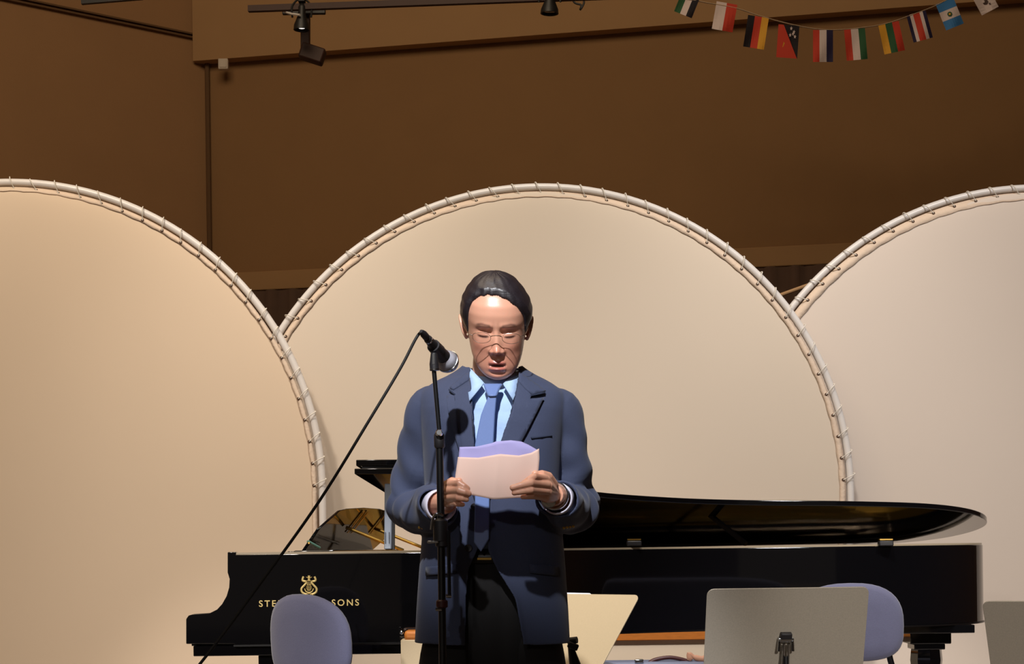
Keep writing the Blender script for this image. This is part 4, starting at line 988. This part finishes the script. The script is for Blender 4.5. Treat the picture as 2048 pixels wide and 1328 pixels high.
# weld body of the jacket and sleeves into one garment
bm = BM(); bpy.context.view_layer.update(); dg_ = bpy.context.evaluated_depsgraph_get()
for o in (jk, sl, sr):
    m_ = bpy.data.meshes.new_from_object(o.evaluated_get(dg_)); bm.from_mesh(m_); bpy.data.meshes.remove(m_)
jk.modifiers.clear(); bm.to_mesh(jk.data); bm.free()
for o in (sl, sr): bpy.data.objects.remove(o)
md_ = jk.modifiers.new('r', 'REMESH'); md_.mode = 'VOXEL'; md_.voxel_size = .0028
sm = jk.modifiers.new('s', 'SMOOTH'); sm.factor = .5; sm.iterations = 12
bpy.context.view_layer.update()
m_ = bpy.data.meshes.new_from_object(jk.evaluated_get(bpy.context.evaluated_depsgraph_get())); jk.modifiers.clear(); jk.data = m_; m_.name = 'jacket'
if not m_.materials: m_.materials.append(M['suit'])
m_.polygons.foreach_set('use_smooth', [True]*len(m_.polygons))
sl = sr = jk
for s_, pth, w0, e0 in ((sl, pL, WRL, ELL), (sr, pR, WRR, ELR)):
    d = (w0-e0).normalized()
    bm = BM(); c0 = pth[-1]; tube(bm, [c0-d*.05, c0+d*.010, c0+d*.019], [.037, .0375, .0365], 28, caps=False); obj('shirt_cuff', bm, 'shirtc', man, solid=.003, angle=60)
# sleeve buttons
for base_, sg in ((Q(848, 1056, 4.205), 1), (Q(1137, 1054, 4.195), -1)):
    for k in range(4):
        bm = BM(); lathe(bm, [(.0028, 0), (.0036, .0015), (.0026, .003)], 12, axis_m(base_+Vector((.0075*(k-1.5), .006*abs(k-1.5)*.3, -sg*.0012*(k-1.5))), (0, -1, -.35))); obj('sleeve_button', bm, 'brass', jk)
# watch
d = (WRR-ELR).normalized(); bm = BM(); w0 = WRR.lerp(ELR, .07); Mx = axis_m(w0, d); tube(bm, [Mx @ Vector((.031*math.cos(t), .031*math.sin(t), 0)) for t in [2*PI*k/28 for k in range(28)]], .0042, 8, closed=True); obj('watch_strap', bm, 'chrome', man)
bm = BM(); lathe(bm, [(.014, 0), (.016, .003), (.016, .007), (.013, .009)], 18, axis_m(w0+Vector((-.012, -.026, -.012)), (-.3, -1, -.4))); obj('watch_case', bm, 'chrome', man)
# ---- shirt
bm = BM(); rows = []
for i in range(34):
    z = 1.03+(1.47-1.03)*i/33; a, f, b = min(.165, jt(z, JA)-.022), jt(z, JF)-.022, jt(z, JB)-.018
    if z > 1.40: f += .006
    rows.append([bm.verts.new(L(a*math.copysign(abs(math.sin(t))**(2/2.3), math.sin(t)), (-f if math.cos(t) > 0 else b)*abs(math.cos(t))**(2/2.3)-(.003*math.sin(z*60+math.sin(t)*9) if math.cos(t) > 0 else 0), z)) for t in [2*PI*k/64 for k in range(64)]])
for i in range(len(rows)-1):
    for k in range(64): bm.faces.new((rows[i][k], rows[i][(k+1) % 64], rows[i+1][(k+1) % 64], rows[i+1][k]))
obj('shirt', bm, 'shirt', man, solid=.002, angle=180)
# collar stand and wings
bm = BM(); rg = []
for z, r, fy in ((1.455, .071, -.004), (1.475, .067, -.002), (1.498, .065, .0)):
    rg.append([bm.verts.new(L(.004+r*math.sin(t), .012+fy-(r*1.05*math.cos(t)), z-.024*max(0, math.cos(t))+.006*max(0, -math.cos(t)))) for t in [.12+(2*PI-.24)*k/40 for k in range(41)]])
for i in range(2):
    for k in range(40): bm.faces.new((rg[i][k], rg[i][k+1], rg[i+1][k+1], rg[i+1][k]))
obj('collar_stand', bm, 'shirt', man, solid=.003, angle=180)
def wing(pts):
    bm = BM(); vs = [bm.verts.new(Q(x, y, Y_)) for x, y, Y_ in pts]; f = bm.faces.new(vs); bmesh.ops.triangulate(bm, faces=[f]); obj('collar_wing', bm, 'shirt', man, solid=.003, angle=20)
wing([(938, 735, 4.315), (944, 740, 4.300), (968, 766, 4.245), (962, 774, 4.238), (939, 802, 4.212), (936, 780, 4.245), (936, 755, 4.285)])
wing([(1038, 741, 4.315), (1030, 746, 4.300), (1006, 768, 4.245), (1012, 778, 4.238), (1026, 801, 4.215), (1034, 780, 4.245), (1039, 755, 4.285)])
# ---- tie
def tie_poly(name, poly, d0, d1, y0, y1, th):
    bm = BM(); vs = []
    for x, y in poly:
        k = (y-y0)/(y1-y0); vs.append(Q(x, y, d0+(d1-d0)*k))
    a = [bm.verts.new(v) for v in vs]; f = bm.faces.new(a); r = bmesh.ops.extrude_face_region(bm, geom=[f]); bmesh.ops.translate(bm, verts=[v for v in r['geom'] if isinstance(v, bmesh.types.BMVert)], vec=(0, -th, 0))
    bmesh.ops.recalc_face_normals(bm, faces=bm.faces); return bm
bm = tie_poly('k', [(966, 768), (1006, 768), (1000, 778), (994, 794), (976, 794), (970, 780)], 4.248, 4.215, 768, 794, .016); tie = obj('tie', bm, 'tie', man, bevel=.005, angle=25); tie['label'] = 'pale blue necktie knot'
bm = tie_poly('b', [(977, 792), (993, 792), (990, 830), (987, 889), (979, 1000), (978, 1078), (962, 1104), (948, 1085), (950, 1000), (950, 889), (962, 830)], 4.212, 4.188, 792, 1104, .006); obj('tie_blade', bm, 'tie', tie, bevel=.0025, angle=30)
# ---- trousers, belt, shoes
bm = BM(); rows = []
for i in range(14):
    z = .72+.33*i/13; a = np.interp(z, [.72, .8, .9, 1.05], [.172, .168, .165, .150]); f = np.interp(z, [.72, .8, .9, 1.05], [.098, .110, .122, .126]); b = .105
    rows.append([bm.verts.new(L(a*math.sin(t), (-f if math.cos(t) > 0 else b)*abs(math.cos(t))**.9-(.004*math.cos(math.sin(t)*20) if math.cos(t) > 0 else 0), z)) for t in [2*PI*k/64 for k in range(64)]])
for i in range(len(rows)-1):
    for k in range(64): bm.faces.new((rows[i][k], rows[i][(k+1) % 64], rows[i+1][(k+1) % 64], rows[i+1][k]))
for sx in (-1, 1):
    tube(bm, catmull([L(sx*.072, 0, .86), L(sx*.085, 0, .75), L(sx*.09, 0, .5), L(sx*.095, .012, .25), L(sx*.097, .02, .055)], 6), list(np.interp(np.linspace(0, 1, 25), [0, .3, .6, 1], [.100, .096, .075, .062])), 36, caps=False, fold=lambda t, th: .003*math.sin(t*30+th*2)+.004*max(0, math.cos(th-PI*1.5))**8)
trs = obj('trousers', bm, 'trouser', man, angle=180)
bm = BM(); rows = []
for z in (1.015, 1.045):
    rows.append([bm.verts.new(L(.153*math.sin(t), (-.130 if math.cos(t) > 0 else .108)*abs(math.cos(t))**.9, z)) for t in [2*PI*k/64 for k in range(64)]])
for k in range(64): bm.faces.new((rows[0][k], rows[0][(k+1) % 64], rows[1][(k+1) % 64], rows[1][k]))
bl = obj('belt', bm, 'belt', man, solid=.004)
bm = BM(); box(bm, L(-.018, -.135, 1.026), (.034, .004, .005)); obj('buckle', bm, 'brass', bl)
for sx in (-1, 1):
    bm = BM(); tube(bm, catmull([L(sx*.097, .075, .045), L(sx*.098, .03, .050), L(sx*.102, -.06, .045), L(sx*.108, -.14, .034), L(sx*.110, -.185, .026)], 5), list(np.interp(np.linspace(0, 1, 21), [0, .15, .5, .85, 1], [.030, .040, .046, .042, .020])), 20, flat=.85); sh = obj('shoe', bm, 'belt', man)
    bm = BM(); tube(bm, [L(sx*.097, .085, .008), L(sx*.103, -.06, .008), L(sx*.110, -.19, .008)], [.036, .045, .03], 16, flat=.18); obj('sole', bm, 'blackp', sh)

# ------------------------------------------------------------------ papers in his hands
def paper(name, label, m, Lf, Rt, bot, top, yb, yt, wave):
    """Lf/Rt: (x at bottom, x at top); bot/top: rows as functions of u; yb/yt depth at bottom/top"""
    bm = BM(); NU, NV = 32, 18; g_ = []
    for i in range(NU+1):
        u = i/NU; col_ = []
        for j in range(NV+1):
            v = j/NV; xa = np.interp(v, *Lf); xb = np.interp(v, *Rt); x = xa+(xb-xa)*u
            yy = np.interp(u, *bot)*(1-v)+np.interp(u, *top)*v
            Y_ = yb+(yt-yb)*v+wave(u, v); col_.append(bm.verts.new(Q(x, yy, Y_)))
        g_.append(col_)
    for i in range(NU):
        for j in range(NV): bm.faces.new((g_[i][j], g_[i+1][j], g_[i+1][j+1], g_[i][j+1]))
    o = obj(name, bm, m, solid=.0006, angle=60, loc=Q(985, 995, yb)); return tag(o, label, 'paper', 'papers held by the speaker')
us = [0, .25, .48, .52, .75, .9, 1]
paper('sheet_of_paper', 'creased cream sheet of paper held in front in both his hands', 'paper', ([0, .5, 1], [908, 911, 916]), ([0, .55, .8, 1], [1070, 1077, 1079, 1078]),
      (us, [984, 991, 998.5, 998.5, 996, 995, 993]), (us, [914, 915.5, 909, 908, 911, 906, 897]), 4.022, 4.040, lambda u, v: .016*abs(u-.5)*2-.006*math.sin(u*2*PI)**2*v)
paper('sheet_of_paper', 'bent top of the paper in his hands, its light painted lavender on a second sheet', 'paper2', ([0, .5, 1], [913, 916, 919]), ([0, .55, .86, 1], [1068, 1075, 1078, 1056]),
      (us, [975, 985, 990, 990, 988, 985, 980]), (us, [894, 893, 886, 883, 880.5, 883, 889]), 4.031, 4.049, lambda u, v: .016*abs(u-.5)*2-.006*math.sin(u*2*PI)**2*v)  # second sheet added to carry the painted lavender light
